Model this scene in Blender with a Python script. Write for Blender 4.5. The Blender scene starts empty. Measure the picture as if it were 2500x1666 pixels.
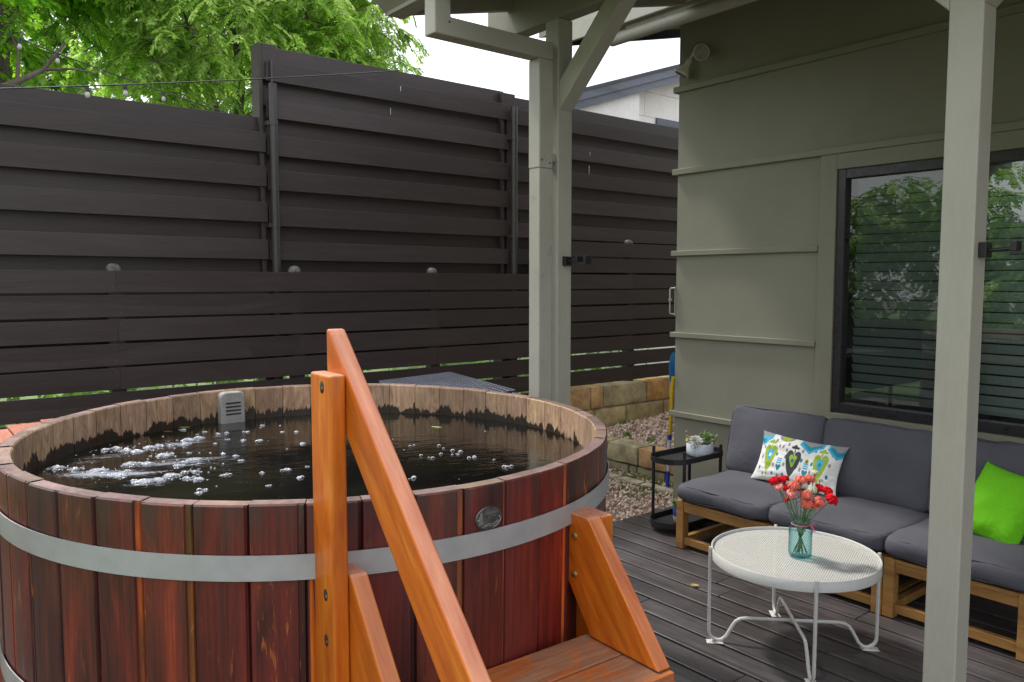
import bpy, math, random
from mathutils import Vector, Matrix, Euler, noise as mnoise
R = math.radians
rng = random.Random(7)
scene = bpy.context.scene
col = bpy.data.collections.new("scene_objects"); scene.collection.children.link(col)

# ------------------------------------------------------------------ helpers
def tag(o, label=None, cat=None, group=None, kind=None):
    if label: o['label'] = label
    if cat: o['category'] = cat
    if group: o['group'] = group
    if kind: o['kind'] = kind
    return o
WM = {}
def empty(name, loc=(0,0,0), rot=(0,0,0), label=None, cat=None, group=None):
    o = bpy.data.objects.new(name, None); col.objects.link(o)
    o.location = loc; o.rotation_euler = rot; o.empty_display_size = .05
    WM[o.name] = (Matrix.Translation(loc) @ Euler(rot).to_matrix().to_4x4()).inverted()
    return tag(o, label, cat, group)
def copy_tree(o, parent=None):
    c = o.copy(); col.objects.link(c); c.parent = parent
    if o.name in WM: WM[c.name] = WM[o.name]
    for ch in list(o.children): copy_tree(ch, c)
    return c

class MB:
    def __init__(s, seed=0): s.v=[]; s.f=[]; s.t=[]; s.m=[]; s.sm=[]
    def add(s, vs, fs, tint=(1,1,1,0), mi=0, smooth=False):
        b=len(s.v); s.v += [tuple(p) for p in vs]
        for f in fs:
            s.f.append(tuple(b+i for i in f)); s.t.append(tint); s.m.append(mi); s.sm.append(smooth)
    def box(s, x0,x1,y0,y1,z0,z1, tint=(1,1,1,0), mi=0, M=None):
        vs=[(x,y,z) for x in (x0,x1) for y in (y0,y1) for z in (z0,z1)]
        if M is not None: vs=[M@Vector(p) for p in vs]
        s.add(vs,[(0,1,3,2),(4,6,7,5),(0,4,5,1),(2,3,7,6),(0,2,6,4),(1,5,7,3)],tint,mi)
    def prism(s, poly, axis, a, b, tint=(1,1,1,0), mi=0, M=None):
        # poly: 2-D points in the two other axes (in order x,y,z without axis)
        def mk(p,c):
            q=list(p); q.insert(axis,c); return tuple(q)
        n=len(poly); vs=[mk(p,a) for p in poly]+[mk(p,b) for p in poly]
        if M is not None: vs=[M@Vector(p) for p in vs]
        s.add(vs,[tuple(range(n))[::-1],tuple(range(n,2*n))]+[(i,(i+1)%n,n+(i+1)%n,n+i) for i in range(n)],tint,mi)
    def tube(s, pts, r, n=8, tint=(1,1,1,0), mi=0, closed=False, cap=True):
        pts=[Vector(p) for p in pts]; N=len(pts); vs=[]; rr = r if isinstance(r,(list,tuple)) else [r]*N
        up=None
        for i,p in enumerate(pts):
            if closed: d=(pts[(i+1)%N]-pts[i-1])
            else: d=(pts[min(i+1,N-1)]-pts[max(i-1,0)])
            d.normalize()
            if up is None:
                up = Vector((0,0,1)) if abs(d.z)<.9 else Vector((1,0,0))
            a=(up-d*up.dot(d))
            if a.length<1e-5: a=d.orthogonal()
            a.normalize(); up=a; b=d.cross(a)
            for k in range(n):
                t=2*math.pi*k/n; vs.append(p+(a*math.cos(t)+b*math.sin(t))*rr[i])
        fs=[]
        for i in range(N if closed else N-1):
            for k in range(n):
                j=(i+1)%N
                fs.append((i*n+k,i*n+(k+1)%n,j*n+(k+1)%n,j*n+k))
        s.add(vs,fs,tint,mi,True)
        if cap and not closed:
            s.add(vs[:n],[tuple(range(n))[::-1]],tint,mi); s.add(vs[-n:],[tuple(range(n))],tint,mi)
    def lathe(s, prof, c=(0,0,0), n=32, tint=(1,1,1,0), mi=0, M=None, smooth=True):
        vs=[];
        for r,z in prof:
            for k in range(n):
                t=2*math.pi*k/n; p=Vector((r*math.cos(t),r*math.sin(t),z))
                if M is not None: p=M@p
                vs.append(p+Vector(c))
        fs=[(i*n+k,i*n+(k+1)%n,(i+1)*n+(k+1)%n,(i+1)*n+k) for i in range(len(prof)-1) for k in range(n)]
        s.add(vs,fs,tint,mi,smooth)
    def build(s, name, mat, parent=None, bevel=0, local=False, subsurf=0, seg=2):
        me=bpy.data.meshes.new(name)
        vs=s.v
        root=parent
        while root is not None and root.parent is not None: root=root.parent
        if root is not None and not local:
            M=WM[root.name]; vs=[tuple(M@Vector(p)) for p in vs]
        me.from_pydata(vs,[],s.f)
        mats=mat if isinstance(mat,(list,tuple)) else [mat]
        for m_ in mats: me.materials.append(m_)
        me.polygons.foreach_set('material_index', s.m)
        me.polygons.foreach_set('use_smooth', s.sm)
        ca=me.color_attributes.new('tint','FLOAT_COLOR','CORNER')
        buf=[]
        for f,t in zip(s.f,s.t): buf += list(t)*len(f)
        ca.data.foreach_set('color',buf)
        me.update()
        o=bpy.data.objects.new(name,me); col.objects.link(o)
        if parent is not None: o.parent=parent
        if bevel:
            b=o.modifiers.new('bevel','BEVEL'); b.width=bevel; b.segments=seg; b.limit_method='ANGLE'; b.angle_limit=R(35); b.harden_normals=False
        if subsurf:
            b=o.modifiers.new('sub','SUBSURF'); b.levels=subsurf; b.render_levels=subsurf
        return o

# ------------------------------------------------------------------ materials
def nodes(name):
    m=bpy.data.materials.new(name); m.use_nodes=True; nt=m.node_tree
    return m, nt, nt.nodes['Principled BSDF'], nt.nodes['Material Output']
def L(nt,a,b): nt.links.new(a,b)
def ramp(nt, fac, stops):
    r=nt.nodes.new('ShaderNodeValToRGB'); e=r.color_ramp.elements
    while len(e)<len(stops): e.new(.5)
    for i,(p,c) in enumerate(stops):
        e[i].position=p; e[i].color=(*c,1) if len(c)==3 else c
    L(nt,fac,r.inputs[0]); return r
def mixc(nt, mode, fac, a, b):
    m=nt.nodes.new('ShaderNodeMix'); m.data_type='RGBA'; m.blend_type=mode
    for inp,v in ((m.inputs[0],fac),(m.inputs[6],a),(m.inputs[7],b)):
        if isinstance(v,(int,float)): inp.default_value=v
        elif isinstance(v,tuple): inp.default_value=(*v,1) if len(v)==3 else v
        else: L(nt,v,inp)
    return m.outputs[2]
def math_(nt, op, a, b=None, c=None, clamp=False):
    m=nt.nodes.new('ShaderNodeMath'); m.operation=op; m.use_clamp=clamp
    for i,v in enumerate((a,b,c)):
        if v is None: continue
        if isinstance(v,(int,float)): m.inputs[i].default_value=v
        else: L(nt,v,m.inputs[i])
    return m.outputs[0]
def coords(nt, stretch=(1,1,1), rot=(0,0,0)):
    tc=nt.nodes.new('ShaderNodeTexCoord'); mp=nt.nodes.new('ShaderNodeMapping')
    mp.inputs['Scale'].default_value=stretch; src=tc.outputs['Object']
    if any(rot):
        m0=nt.nodes.new('ShaderNodeMapping'); m0.inputs['Rotation'].default_value=rot; L(nt,src,m0.inputs[0]); src=m0.outputs[0]
    L(nt,src,mp.inputs[0]); return mp.outputs[0], tc
def noise(nt, vec, scale, detail=5, rough=.55, w=None, dist=0):
    n=nt.nodes.new('ShaderNodeTexNoise'); n.inputs['Scale'].default_value=scale
    n.inputs['Detail'].default_value=detail; n.inputs['Roughness'].default_value=rough
    n.inputs['Distortion'].default_value=dist
    if w is not None: n.noise_dimensions='4D'; L(nt,w,n.inputs['W'])
    L(nt,vec,n.inputs['Vector']); return n.outputs['Fac']
def bump(nt, h, strength, dist=.01, normal=None):
    b=nt.nodes.new('ShaderNodeBump'); b.inputs['Strength'].default_value=strength; b.inputs['Distance'].default_value=dist
    L(nt,h,b.inputs['Height'])
    if normal is not None: L(nt,normal,b.inputs['Normal'])
    return b.outputs[0]
def attr(nt):
    a=nt.nodes.new('ShaderNodeVertexColor'); a.layer_name='tint'; return a
def surf(name, stops, scale=6, stretch=(1,1,1), rough=.6, rvar=.15, bmp=.15, bscale=None, fine=60, tinted=False, metal=0, coat=0, spec=.5, dist=0, dirt=0, rot=(0,0,0), bdist=.004, fcon=.16):
    m,nt,p,out=nodes(name)
    vec,_=coords(nt,stretch,rot); a=attr(nt)
    w=math_(nt,'MULTIPLY',a.outputs['Alpha'],37.0)
    n1=noise(nt,vec,scale,6,.6,w,dist)
    c=ramp(nt,n1,stops).outputs[0]
    n2=noise(nt,vec,fine,4,.6,w)
    f2=ramp(nt,n2,[(.3,(1-fcon,)*3),(.7,(1+fcon*.75,)*3)]).outputs[0]
    c=mixc(nt,'MULTIPLY',1.0,c,f2)
    if tinted: c=mixc(nt,'MULTIPLY',1.0,c,a.outputs['Color'])
    if dirt:
        v2,_=coords(nt,(1,1,1)); nd=noise(nt,v2,1.7,6,.65)
        dd=ramp(nt,nd,[(.42,(1-dirt,1-dirt,1-dirt)),(.62,(1,1,1))]).outputs[0]
        c=mixc(nt,'MULTIPLY',1.0,c,dd)
    L(nt,c,p.inputs['Base Color'])
    p.inputs['Metallic'].default_value=metal; p.inputs['Specular IOR Level'].default_value=spec
    p.inputs['Coat Weight'].default_value=coat; p.inputs['Coat Roughness'].default_value=.25
    mr=nt.nodes.new('ShaderNodeMapRange'); mr.inputs[3].default_value=rough-rvar; mr.inputs[4].default_value=rough+rvar
    mr.inputs[1].default_value=.3; mr.inputs[2].default_value=.7
    L(nt,n2,mr.inputs[0]); L(nt,mr.outputs[0],p.inputs['Roughness'])
    if bmp:
        nb=noise(nt,vec,bscale or fine,5,.6,w)
        L(nt,bump(nt,nb,bmp,bdist),p.inputs['Normal'])
    return m
def g(v,t=(1,1,1)): return (v*t[0],v*t[1],v*t[2])

M={}
M['wall']=surf('olive_wall_paint',[(.3,(.252,.245,.188)),(.7,(.284,.276,.212))],scale=1.6,rough=.62,bmp=.25,fine=120,dirt=.05,bdist=.002,fcon=.05)
M['trim']=surf('olive_trim_paint',[(.3,(.235,.229,.170)),(.7,(.275,.268,.20))],scale=3,rough=.5,bmp=.15,fine=60,fcon=.05)
M['post']=surf('grey_green_post_paint',[(.3,(.385,.372,.312)),(.7,(.43,.415,.35))],scale=2.5,stretch=(4,4,.6),rough=.48,bmp=.08,fine=30,dirt=.06,fcon=.05)
M['spout']=surf('downspout_paint',[(.3,(.39,.378,.32)),(.7,(.435,.42,.36))],scale=2,rough=.38,bmp=.05,fine=12,dirt=.06,fcon=.05)
M['beam']=surf('beam_paint',[(.3,(.25,.238,.19)),(.7,(.30,.286,.23))],scale=2.5,stretch=(4,.6,4),rough=.55,bmp=.2,fine=30,fcon=.05)
M['soffit']=surf('soffit_paint',[(.3,(.26,.245,.20)),(.7,(.31,.29,.24))],scale=2,rough=.7,bmp=.2,fine=40,dirt=.15)
M['roofing']=surf('roof_shingle',[(.3,(.05,.05,.055)),(.7,(.09,.09,.095))],scale=8,rough=.9,bmp=.5,fine=60)
M['fence']=surf('dark_brown_fence_stain',[(.25,(.031,.0215,.0205)),(.6,(.043,.031,.029)),(.8,(.055,.041,.038))],scale=1.4,stretch=(1,7,9),rough=.46,rvar=.1,bmp=.22,bscale=9,fine=26,fcon=.10,tinted=True,dist=1.2,spec=.42,bdist=.006)
M['fence_metal']=surf('dark_painted_pipe',[(.3,(.035,.030,.029)),(.7,(.046,.04,.038))],scale=5,rough=.38,bmp=.05)
M['cap']=surf('weathered_cap_metal',[(.35,(.04,.034,.034)),(.65,(.16,.14,.14))],scale=30,rough=.5,bmp=.1)
M['window_frame']=surf('dark_bronze_frame',[(.3,(.024,.022,.025)),(.7,(.032,.03,.033))],scale=4,rough=.35,bmp=.03,fcon=.04)
M['black']=surf('black_powder_coat',[(.3,(.012,.012,.013)),(.7,(.018,.018,.019))],scale=8,rough=.45,bmp=.05)
M['white_metal']=surf('warm_white_metal',[(.3,(.56,.56,.53)),(.7,(.61,.61,.58))],scale=7,rough=.42,bmp=.04,fcon=.05)
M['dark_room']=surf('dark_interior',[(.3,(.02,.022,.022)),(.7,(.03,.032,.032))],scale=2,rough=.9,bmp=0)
M['blind']=surf('blind_slat',[(.3,(.235,.28,.262)),(.7,(.27,.32,.30))],scale=2,rough=.5,bmp=0)
M['acacia']=surf('acacia_wood',[(.25,(.22,.10,.028)),(.55,(.36,.185,.055)),(.8,(.46,.26,.09))],scale=1.7,stretch=(9,1,9),rough=.45,bmp=.2,fine=24,tinted=True,dist=1.4)
M['cushion']=surf('charcoal_cushion_fabric',[(.3,(.078,.079,.095)),(.7,(.106,.107,.126))],scale=2.2,rough=.9,rvar=.05,bmp=.25,fine=330,spec=.25,bdist=.0012,fcon=.05)
M['piping']=surf('cushion_piping',[(.3,(.07,.066,.08)),(.7,(.09,.085,.10))],scale=9,rough=.9,rvar=.05,bmp=.1)
M['green_fabric']=surf('lime_green_fabric',[(.3,(.13,.47,.008)),(.7,(.17,.56,.014))],scale=3,rough=.85,rvar=.05,bmp=.2,fine=300,spec=.25,bdist=.001)
M['steel_band']=surf('galvanised_steel_band',[(.25,(.34,.34,.345)),(.5,(.42,.425,.43)),(.75,(.48,.485,.49))],scale=2.4,rough=.40,rvar=.1,bmp=.05,metal=.25,fine=18,fcon=.08)
M['badge']=surf('badge_pewter',[(.3,(.13,.125,.12)),(.7,(.22,.21,.205))],scale=20,rough=.35,metal=.8,bmp=.1)
M['badge_raised']=surf('badge_raised_silver',[(.3,(.5,.49,.47)),(.7,(.62,.61,.59))],scale=20,rough=.3,metal=.7,bmp=.05)
M['skimmer']=surf('grey_plastic',[(.3,(.27,.26,.25)),(.7,(.34,.33,.315))],scale=14,rough=.5,bmp=.08)
M['brass']=surf('aged_brass',[(.3,(.20,.12,.035)),(.7,(.38,.25,.09))],scale=60,rough=.4,metal=.7,bmp=.2)
M['cedar_cover']=surf('red_cedar_boards',[(.3,(.38,.115,.07)),(.7,(.50,.18,.115))],scale=2,stretch=(8,1,8),rough=.5,bmp=.2,fine=24,tinted=True,dist=1)
M['white_block']=surf('white_block_paint',[(.3,(.68,.66,.62)),(.7,(.8,.79,.76))],scale=2,rough=.8,bmp=.3,fine=50,tinted=True)
M['blue_fascia']=surf('blue_grey_fascia',[(.3,(.05,.06,.078)),(.7,(.14,.155,.185))],scale=1.4,stretch=(.4,1,3),rough=.6,bmp=.2)
M['pot_white']=surf('white_ceramic',[(.3,(.56,.62,.66)),(.7,(.63,.69,.73))],scale=5,rough=.35,bmp=.02)
M['pot_blue']=surf('blue_glaze',[(.3,(.02,.06,.22)),(.7,(.03,.08,.3))],scale=9,rough=.3,bmp=.02)
M['pot_cream']=surf('cream_ceramic',[(.3,(.52,.47,.38)),(.7,(.62,.57,.47))],scale=9,rough=.5,bmp=.03)
M['soil']=surf('potting_soil',[(.3,(.02,.014,.01)),(.7,(.05,.035,.025))],scale=60,rough=.95,bmp=.6)
M['lens']=surf('lamp_glass_face',[(.3,(.17,.17,.145)),(.7,(.30,.30,.26))],scale=28,rough=.12,bmp=.5,fine=90)
M['lamp']=surf('cream_lamp_body',[(.3,(.66,.65,.56)),(.7,(.78,.77,.68))],scale=9,rough=.35,bmp=.05)
M['cable']=surf('dark_cable',[(.3,(.012,.02,.016)),(.7,(.02,.03,.024))],scale=9,rough=.6,bmp=0)
M['yellow']=surf('yellow_plastic',[(.3,(.62,.40,.012)),(.7,(.72,.48,.02))],scale=9,rough=.4,bmp=.02)
M['blue']=surf('blue_plastic',[(.3,(.015,.05,.42)),(.7,(.02,.07,.52))],scale=9,rough=.35,bmp=.02)
M['cyan']=surf('bright_blue_plastic',[(.3,(.01,.22,.62)),(.7,(.02,.28,.72))],scale=9,rough=.35,bmp=.02)
M['bark']=surf('tree_bark',[(.3,(.07,.055,.045)),(.7,(.19,.16,.135))],scale=5,stretch=(3,3,.7),rough=.9,bmp=.8,bscale=14,fine=40)
M['ribbon']=surf('pink_ribbon',[(.3,(.6,.12,.22)),(.7,(.7,.22,.32))],scale=30,rough=.6,bmp=0)
M['stem']=surf('flower_stem',[(.3,(.07,.16,.05)),(.7,(.12,.24,.09))],scale=30,rough=.5,bmp=0)
M['shadow_gap']=surf('gap_shade_dark',[(.3,(.012,.011,.011)),(.7,(.02,.018,.018))],scale=6,rough=.9,bmp=.2)  # near-black puts the shade of deck gaps and stave seams into colour

def plain(name, stops, scale, rough=.9, bmp=.4, fine=30):
    return surf(name, stops, scale=scale, rough=rough, rvar=.05, bmp=bmp, fine=fine)
M['earth']=plain('bare_ground',[(.3,(.13,.10,.075)),(.7,(.24,.18,.14))],3)
M['lawn']=surf('lawn_grass',[(.3,(.085,.14,.045)),(.55,(.15,.23,.07)),(.8,(.22,.29,.11))],scale=4,rough=.9,bmp=.6,fine=40)

def mat_tinted(name, rough=.8, bmp=.0, fine=40, spec=.4, scale=20, amt=.2, trans=0, bdist=.003):
    m,nt,p,out=nodes(name); a=attr(nt); vec,_=coords(nt)
    n=noise(nt,vec,scale,5,.6); f=ramp(nt,n,[(.3,(1-amt,)*3),(.7,(1+amt,)*3)]).outputs[0]
    c=mixc(nt,'MULTIPLY',1.0,a.outputs['Color'],f); L(nt,c,p.inputs['Base Color'])
    p.inputs['Roughness'].default_value=rough; p.inputs['Specular IOR Level'].default_value=spec
    if bmp: L(nt,bump(nt,noise(nt,vec,fine,5,.65),bmp,bdist),p.inputs['Normal'])
    if trans:
        t=nt.nodes.new('ShaderNodeBsdfTranslucent'); mx=nt.nodes.new('ShaderNodeMixShader'); mx.inputs[0].default_value=trans
        c2=mixc(nt,'MULTIPLY',1.0,c,(1.45,1.5,.85)); L(nt,c2,t.inputs[0])
        L(nt,p.outputs[0],mx.inputs[1]); L(nt,t.outputs[0],mx.inputs[2]); L(nt,mx.outputs[0],out.inputs[0])
    return m
M['leaf']=mat_tinted('tree_leaf',rough=.5,spec=.35,scale=.8,amt=.3,trans=.45)
M['smallleaf']=mat_tinted('plant_leaf',rough=.5,spec=.4,scale=30,amt=.15,trans=.2)
M['succ']=mat_tinted('succulent_leaf',rough=.55,spec=.4,scale=40,amt=.12)
M['petal']=mat_tinted('carnation_petal',rough=.7,spec=.2,scale=90,amt=.18,trans=.3)
M['gravelstone']=mat_tinted('crushed_stone',rough=.85,spec=.3,scale=60,amt=.2)
M['stone']=mat_tinted('sandstone_block',rough=.88,bmp=.7,fine=22,spec=.3,scale=7,amt=.42,bdist=.012)
M['print']=mat_tinted('ikat_print_fabric',rough=.85,bmp=.15,fine=300,spec=.25,scale=90,amt=.07,bdist=.001)

def creases(m, strength, dist, sc):
    nt=m.node_tree; p=nt.nodes['Principled BSDF']; old=p.inputs['Normal'].links[0].from_socket
    v,_=coords(nt,(1,1,1)); a=noise(nt,v,sc,4,.55,None,1.8)
    r=ramp(nt,a,[(.35,(0,0,0)),(.5,(1,1,1)),(.62,(.35,.35,.35))]).outputs[0]
    L(nt,bump(nt,r,strength,dist,old),p.inputs['Normal'])
creases(M['cushion'],.13,.010,4.0); creases(M['green_fabric'],.2,.010,5.0)

# deck boards: weathered charcoal, grain along Y
def deck_mat():
    m,nt,p,out=nodes('weathered_deck_board'); a=attr(nt); w=math_(nt,'MULTIPLY',a.outputs['Alpha'],53.0)
    vec,_=coords(nt,(16,.9,16)); v2,_=coords(nt,(3,.9,3)); v3,_=coords(nt)
    n1=noise(nt,vec,1.6,8,.65,w,1.5); c=ramp(nt,n1,[(.28,(.036,.031,.031)),(.5,(.064,.057,.057)),(.72,(.105,.095,.095))]).outputs[0]
    n2=noise(nt,v3,1.6,6,.6); big=ramp(nt,n2,[(.35,(.72,.70,.70)),(.65,(1.22,1.22,1.25))]).outputs[0]
    c=mixc(nt,'MULTIPLY',1.0,c,big); c=mixc(nt,'MULTIPLY',1.0,c,a.outputs['Color'])
    n3=noise(nt,v2,14,6,.75,w); sp=ramp(nt,n3,[(.735,(0,0,0)),(.77,(1,1,1))]).outputs[0]
    c=mixc(nt,'MIX',math_(nt,'MULTIPLY',sp,.45),c,(.33,.24,.19))
    L(nt,c,p.inputs['Base Color'])
    rr=ramp(nt,n2,[(.3,(.28,.28,.28)),(.7,(.52,.52,.52))]).outputs[0]; L(nt,rr,p.inputs['Roughness'])
    L(nt,bump(nt,n1,.5,.004),p.inputs['Normal']); return m
M['deck']=deck_mat()

# tub staves (outside): maroon and orange streaks running down the grain
def stave_mat():
    m,nt,p,out=nodes('stained_cedar_stave'); a=attr(nt); w=math_(nt,'MULTIPLY',a.outputs['Alpha'],61.0)
    vs,_=coords(nt,(9,9,1.1)); vf,_=coords(nt,(60,60,1.6)); vg,tc=coords(nt,(3,3,.8))
    n1=noise(nt,vs,1.5,7,.62,w,.6)
    c=ramp(nt,n1,[(.30,(.026,.009,.009)),(.44,(.066,.012,.010)),(.57,(.130,.016,.011)),(.68,(.22,.030,.012)),(.78,(.55,.15,.022))]).outputs[0]
    c=mixc(nt,'MULTIPLY',1.0,c,a.outputs['Color'])
    nf=noise(nt,vf,2.4,6,.7,w); f=ramp(nt,nf,[(.3,(.60,.58,.58)),(.7,(1.5,1.42,1.40))]).outputs[0]
    c=mixc(nt,'MULTIPLY',1.0,c,f)
    no=noise(nt,vs,3.3,8,.7,w,2.0); o=ramp(nt,no,[(.57,(0,0,0)),(.65,(1,1,1))]).outputs[0]
    ng=noise(nt,vg,1.6,3,.5,w); og=ramp(nt,ng,[(.49,(0,0,0)),(.60,(1,1,1))]).outputs[0]
    c=mixc(nt,'MIX',math_(nt,'MULTIPLY',math_(nt,'MULTIPLY',o,og),.8),c,(.50,.155,.03))
    nk=noise(nt,vs,2.1,6,.6,math_(nt,'ADD',w,9.0),.8); k=ramp(nt,nk,[(.57,(0,0,0)),(.70,(1,1,1))]).outputs[0]
    c=mixc(nt,'MIX',math_(nt,'MULTIPLY',k,.5),c,(.030,.022,.020))
    sz=nt.nodes.new('ShaderNodeSeparateXYZ'); L(nt,tc.outputs['Object'],sz.inputs[0])
    hz=math_(nt,'ADD',math_(nt,'SUBTRACT',sz.outputs[2],1.04),math_(nt,'MULTIPLY',math_(nt,'SUBTRACT',nk,.5),.45)); tp=math_(nt,'MULTIPLY',hz,9.0,None,True)
    c=mixc(nt,'MIX',math_(nt,'MULTIPLY',tp,.55),c,(.050,.036,.030))
    vq,_=coords(nt,(1,1,.35)); nq=noise(nt,vq,75,3,.8,w); fq=ramp(nt,nq,[(.70,(0,0,0)),(.74,(1,1,1))]).outputs[0]
    fm_=ramp(nt,noise(nt,vg,2.2,3,.5,math_(nt,'ADD',w,4.0)),[(.52,(0,0,0)),(.6,(1,1,1))]).outputs[0]
    c=mixc(nt,'MIX',math_(nt,'MULTIPLY',math_(nt,'MULTIPLY',fq,fm_),.6),c,(.42,.22,.09))
    L(nt,c,p.inputs['Base Color'])
    rr=ramp(nt,n1,[(.3,(.33,.33,.33)),(.7,(.55,.55,.55))]).outputs[0]; L(nt,rr,p.inputs['Roughness'])
    p.inputs['Coat Weight'].default_value=.12; p.inputs['Coat Roughness'].default_value=.3
    L(nt,bump(nt,nf,.35,.003),p.inputs['Normal']); return m
M['stave']=stave_mat()
# inside of the tub: pale weathered cedar with a jagged wet stain above the water line
WATER_L=1.0
def inner_mat():
    m,nt,p,out=nodes('weathered_inner_cedar'); a=attr(nt); w=math_(nt,'MULTIPLY',a.outputs['Alpha'],43.0)
    vs,tc=coords(nt,(8,8,2.2)); vf,_=coords(nt,(70,70,3)); 
    n1=noise(nt,vs,2.2,7,.62,w,3.0); c=ramp(nt,n1,[(.3,(.27,.165,.10)),(.5,(.44,.285,.18)),(.7,(.60,.42,.27))]).outputs[0]
    nf=noise(nt,vf,1.8,6,.7,w,1.0); f=ramp(nt,nf,[(.3,(.66,.66,.66)),(.7,(1.2,1.2,1.2))]).outputs[0]
    c=mixc(nt,'MULTIPLY',1.0,c,f); c=mixc(nt,'MULTIPLY',1.0,c,a.outputs['Color'])
    sx=nt.nodes.new('ShaderNodeSeparateXYZ'); L(nt,tc.outputs['Object'],sx.inputs[0])
    vj,_=coords(nt,(1,1,.05)); j1=noise(nt,vj,7,3,.5,w); j2=noise(nt,vj,60,4,.65,w)
    jj=math_(nt,'ADD',math_(nt,'MULTIPLY',j1,.14),math_(nt,'MULTIPLY',j2,.11))
    edge=math_(nt,'ADD',jj,WATER_L-.095)
    d=math_(nt,'SUBTRACT',edge,sx.outputs[2]); wet=math_(nt,'MULTIPLY',d,260.0,None,True)
    c=mixc(nt,'MIX',math_(nt,'MULTIPLY',wet,.95),c,(.012,.008,.006))
    L(nt,c,p.inputs['Base Color'])
    r=math_(nt,'SUBTRACT',.8,math_(nt,'MULTIPLY',wet,.45)); L(nt,r,p.inputs['Roughness'])
    L(nt,bump(nt,nf,.6,.004),p.inputs['Normal']); return m
M['inner']=inner_mat()
M['rim']=surf('weathered_rim_endgrain',[(.3,(.105,.062,.052)),(.55,(.21,.135,.115)),(.78,(.36,.24,.18))],scale=6,rough=.5,bmp=.4,fine=70,tinted=True,spec=.6)
M['rim_top']=M['rim']

# orange cedar of the steps, worn paint on the tread
def orange(name, stretch, rot=(0,0,0)):
    m,nt,p,out=nodes(name); at=attr(nt); w=math_(nt,'MULTIPLY',at.outputs['Alpha'],31.0)
    vs,_=coords(nt,stretch,rot); n1=noise(nt,vs,1.5,7,.6,w,2.2)
    c=ramp(nt,n1,[(.28,(.39,.070,.004)),(.5,(.56,.135,.008)),(.72,(.69,.225,.020))]).outputs[0]
    vf,_=coords(nt,tuple(5*s for s in stretch),rot); nf=noise(nt,vf,1.5,5,.65,w)
    c=mixc(nt,'MULTIPLY',1.0,c,ramp(nt,nf,[(.3,(.84,.82,.8)),(.7,(1.12,1.12,1.12))]).outputs[0])
    c=mixc(nt,'MULTIPLY',1.0,c,at.outputs['Color'])
    vk,_=coords(nt,tuple(max(.35,s*.42) for s in stretch)); vo=nt.nodes.new('ShaderNodeTexVoronoi'); vo.inputs['Scale'].default_value=4.2
    L(nt,vk,vo.inputs['Vector']); kn=ramp(nt,vo.outputs['Distance'],[(.05,(1,1,1)),(.10,(0,0,0))]).outputs[0]
    c=mixc(nt,'MIX',math_(nt,'MULTIPLY',kn,.75),c,(.12,.03,.012))
    # faces turned upward are mixed towards a paler pink
    ge=nt.nodes.new('ShaderNodeNewGeometry'); sz=nt.nodes.new('ShaderNodeSeparateXYZ'); L(nt,ge.outputs['Normal'],sz.inputs[0])
    upf=ramp(nt,sz.outputs[2],[(.54,(0,0,0)),(.70,(1,1,1))]).outputs[0]
    pk=ramp(nt,n1,[(.3,(.50,.185,.115)),(.7,(.68,.33,.21))]).outputs[0]
    pk=mixc(nt,'MULTIPLY',1.0,pk,ramp(nt,nf,[(.3,(.8,.78,.78)),(.7,(1.15,1.15,1.15))]).outputs[0])
    c=mixc(nt,'MIX',math_(nt,'MULTIPLY',upf,.82),c,pk)
    v3,_=coords(nt); ns=noise(nt,v3,26,6,.8); ch=ramp(nt,ns,[(.765,(0,0,0)),(.79,(1,1,1))]).outputs[0]
    c=mixc(nt,'MIX',math_(nt,'MULTIPLY',ch,.5),c,(.55,.48,.42))
    L(nt,c,p.inputs['Base Color']); p.inputs['Roughness'].default_value=.42
    p.inputs['Coat Weight'].default_value=.1; p.inputs['Coat Roughness'].default_value=.35
    L(nt,bump(nt,nf,.25,.003),p.inputs['Normal']); return m
M['orange_v']=orange('orange_cedar_vertical',(8,8,.9))
M['orange_d']=orange('orange_cedar_diagonal',(8,8,.9),(R(45),0,0))
M['orange_p']=orange('orange_cedar_sloping',(8,8,.9),(R(38),0,0))
def tread_mat():
    m,nt,p,out=nodes('worn_orange_tread'); vs,_=coords(nt,(1.2,9,9)); at=attr(nt); w=math_(nt,'MULTIPLY',at.outputs['Alpha'],31.0)
    n1=noise(nt,vs,1.6,7,.65,w,2); c=ramp(nt,n1,[(.3,(.36,.085,.02)),(.6,(.55,.16,.035)),(.8,(.62,.23,.06))]).outputs[0]
    v2,_=coords(nt,(2.5,6,6)); nw=noise(nt,v2,1.5,8,.72,w,1); wr=ramp(nt,nw,[(.42,(0,0,0)),(.54,(1,1,1))]).outputs[0]
    gy=ramp(nt,n1,[(.3,(.17,.125,.085)),(.7,(.30,.225,.16))]).outputs[0]
    c=mixc(nt,'MIX',math_(nt,'MULTIPLY',wr,.6),c,gy)
    vf,_=coords(nt,(4,50,50)); nf=noise(nt,vf,1.6,6,.7,w); c=mixc(nt,'MULTIPLY',1.0,c,ramp(nt,nf,[(.3,(.75,.75,.75)),(.7,(1.15,1.15,1.15))]).outputs[0])
    L(nt,c,p.inputs['Base Color']); p.inputs['Roughness'].default_value=.6; L(nt,bump(nt,nf,.6,.004),p.inputs['Normal']); return m
M['tread']=tread_mat()

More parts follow.
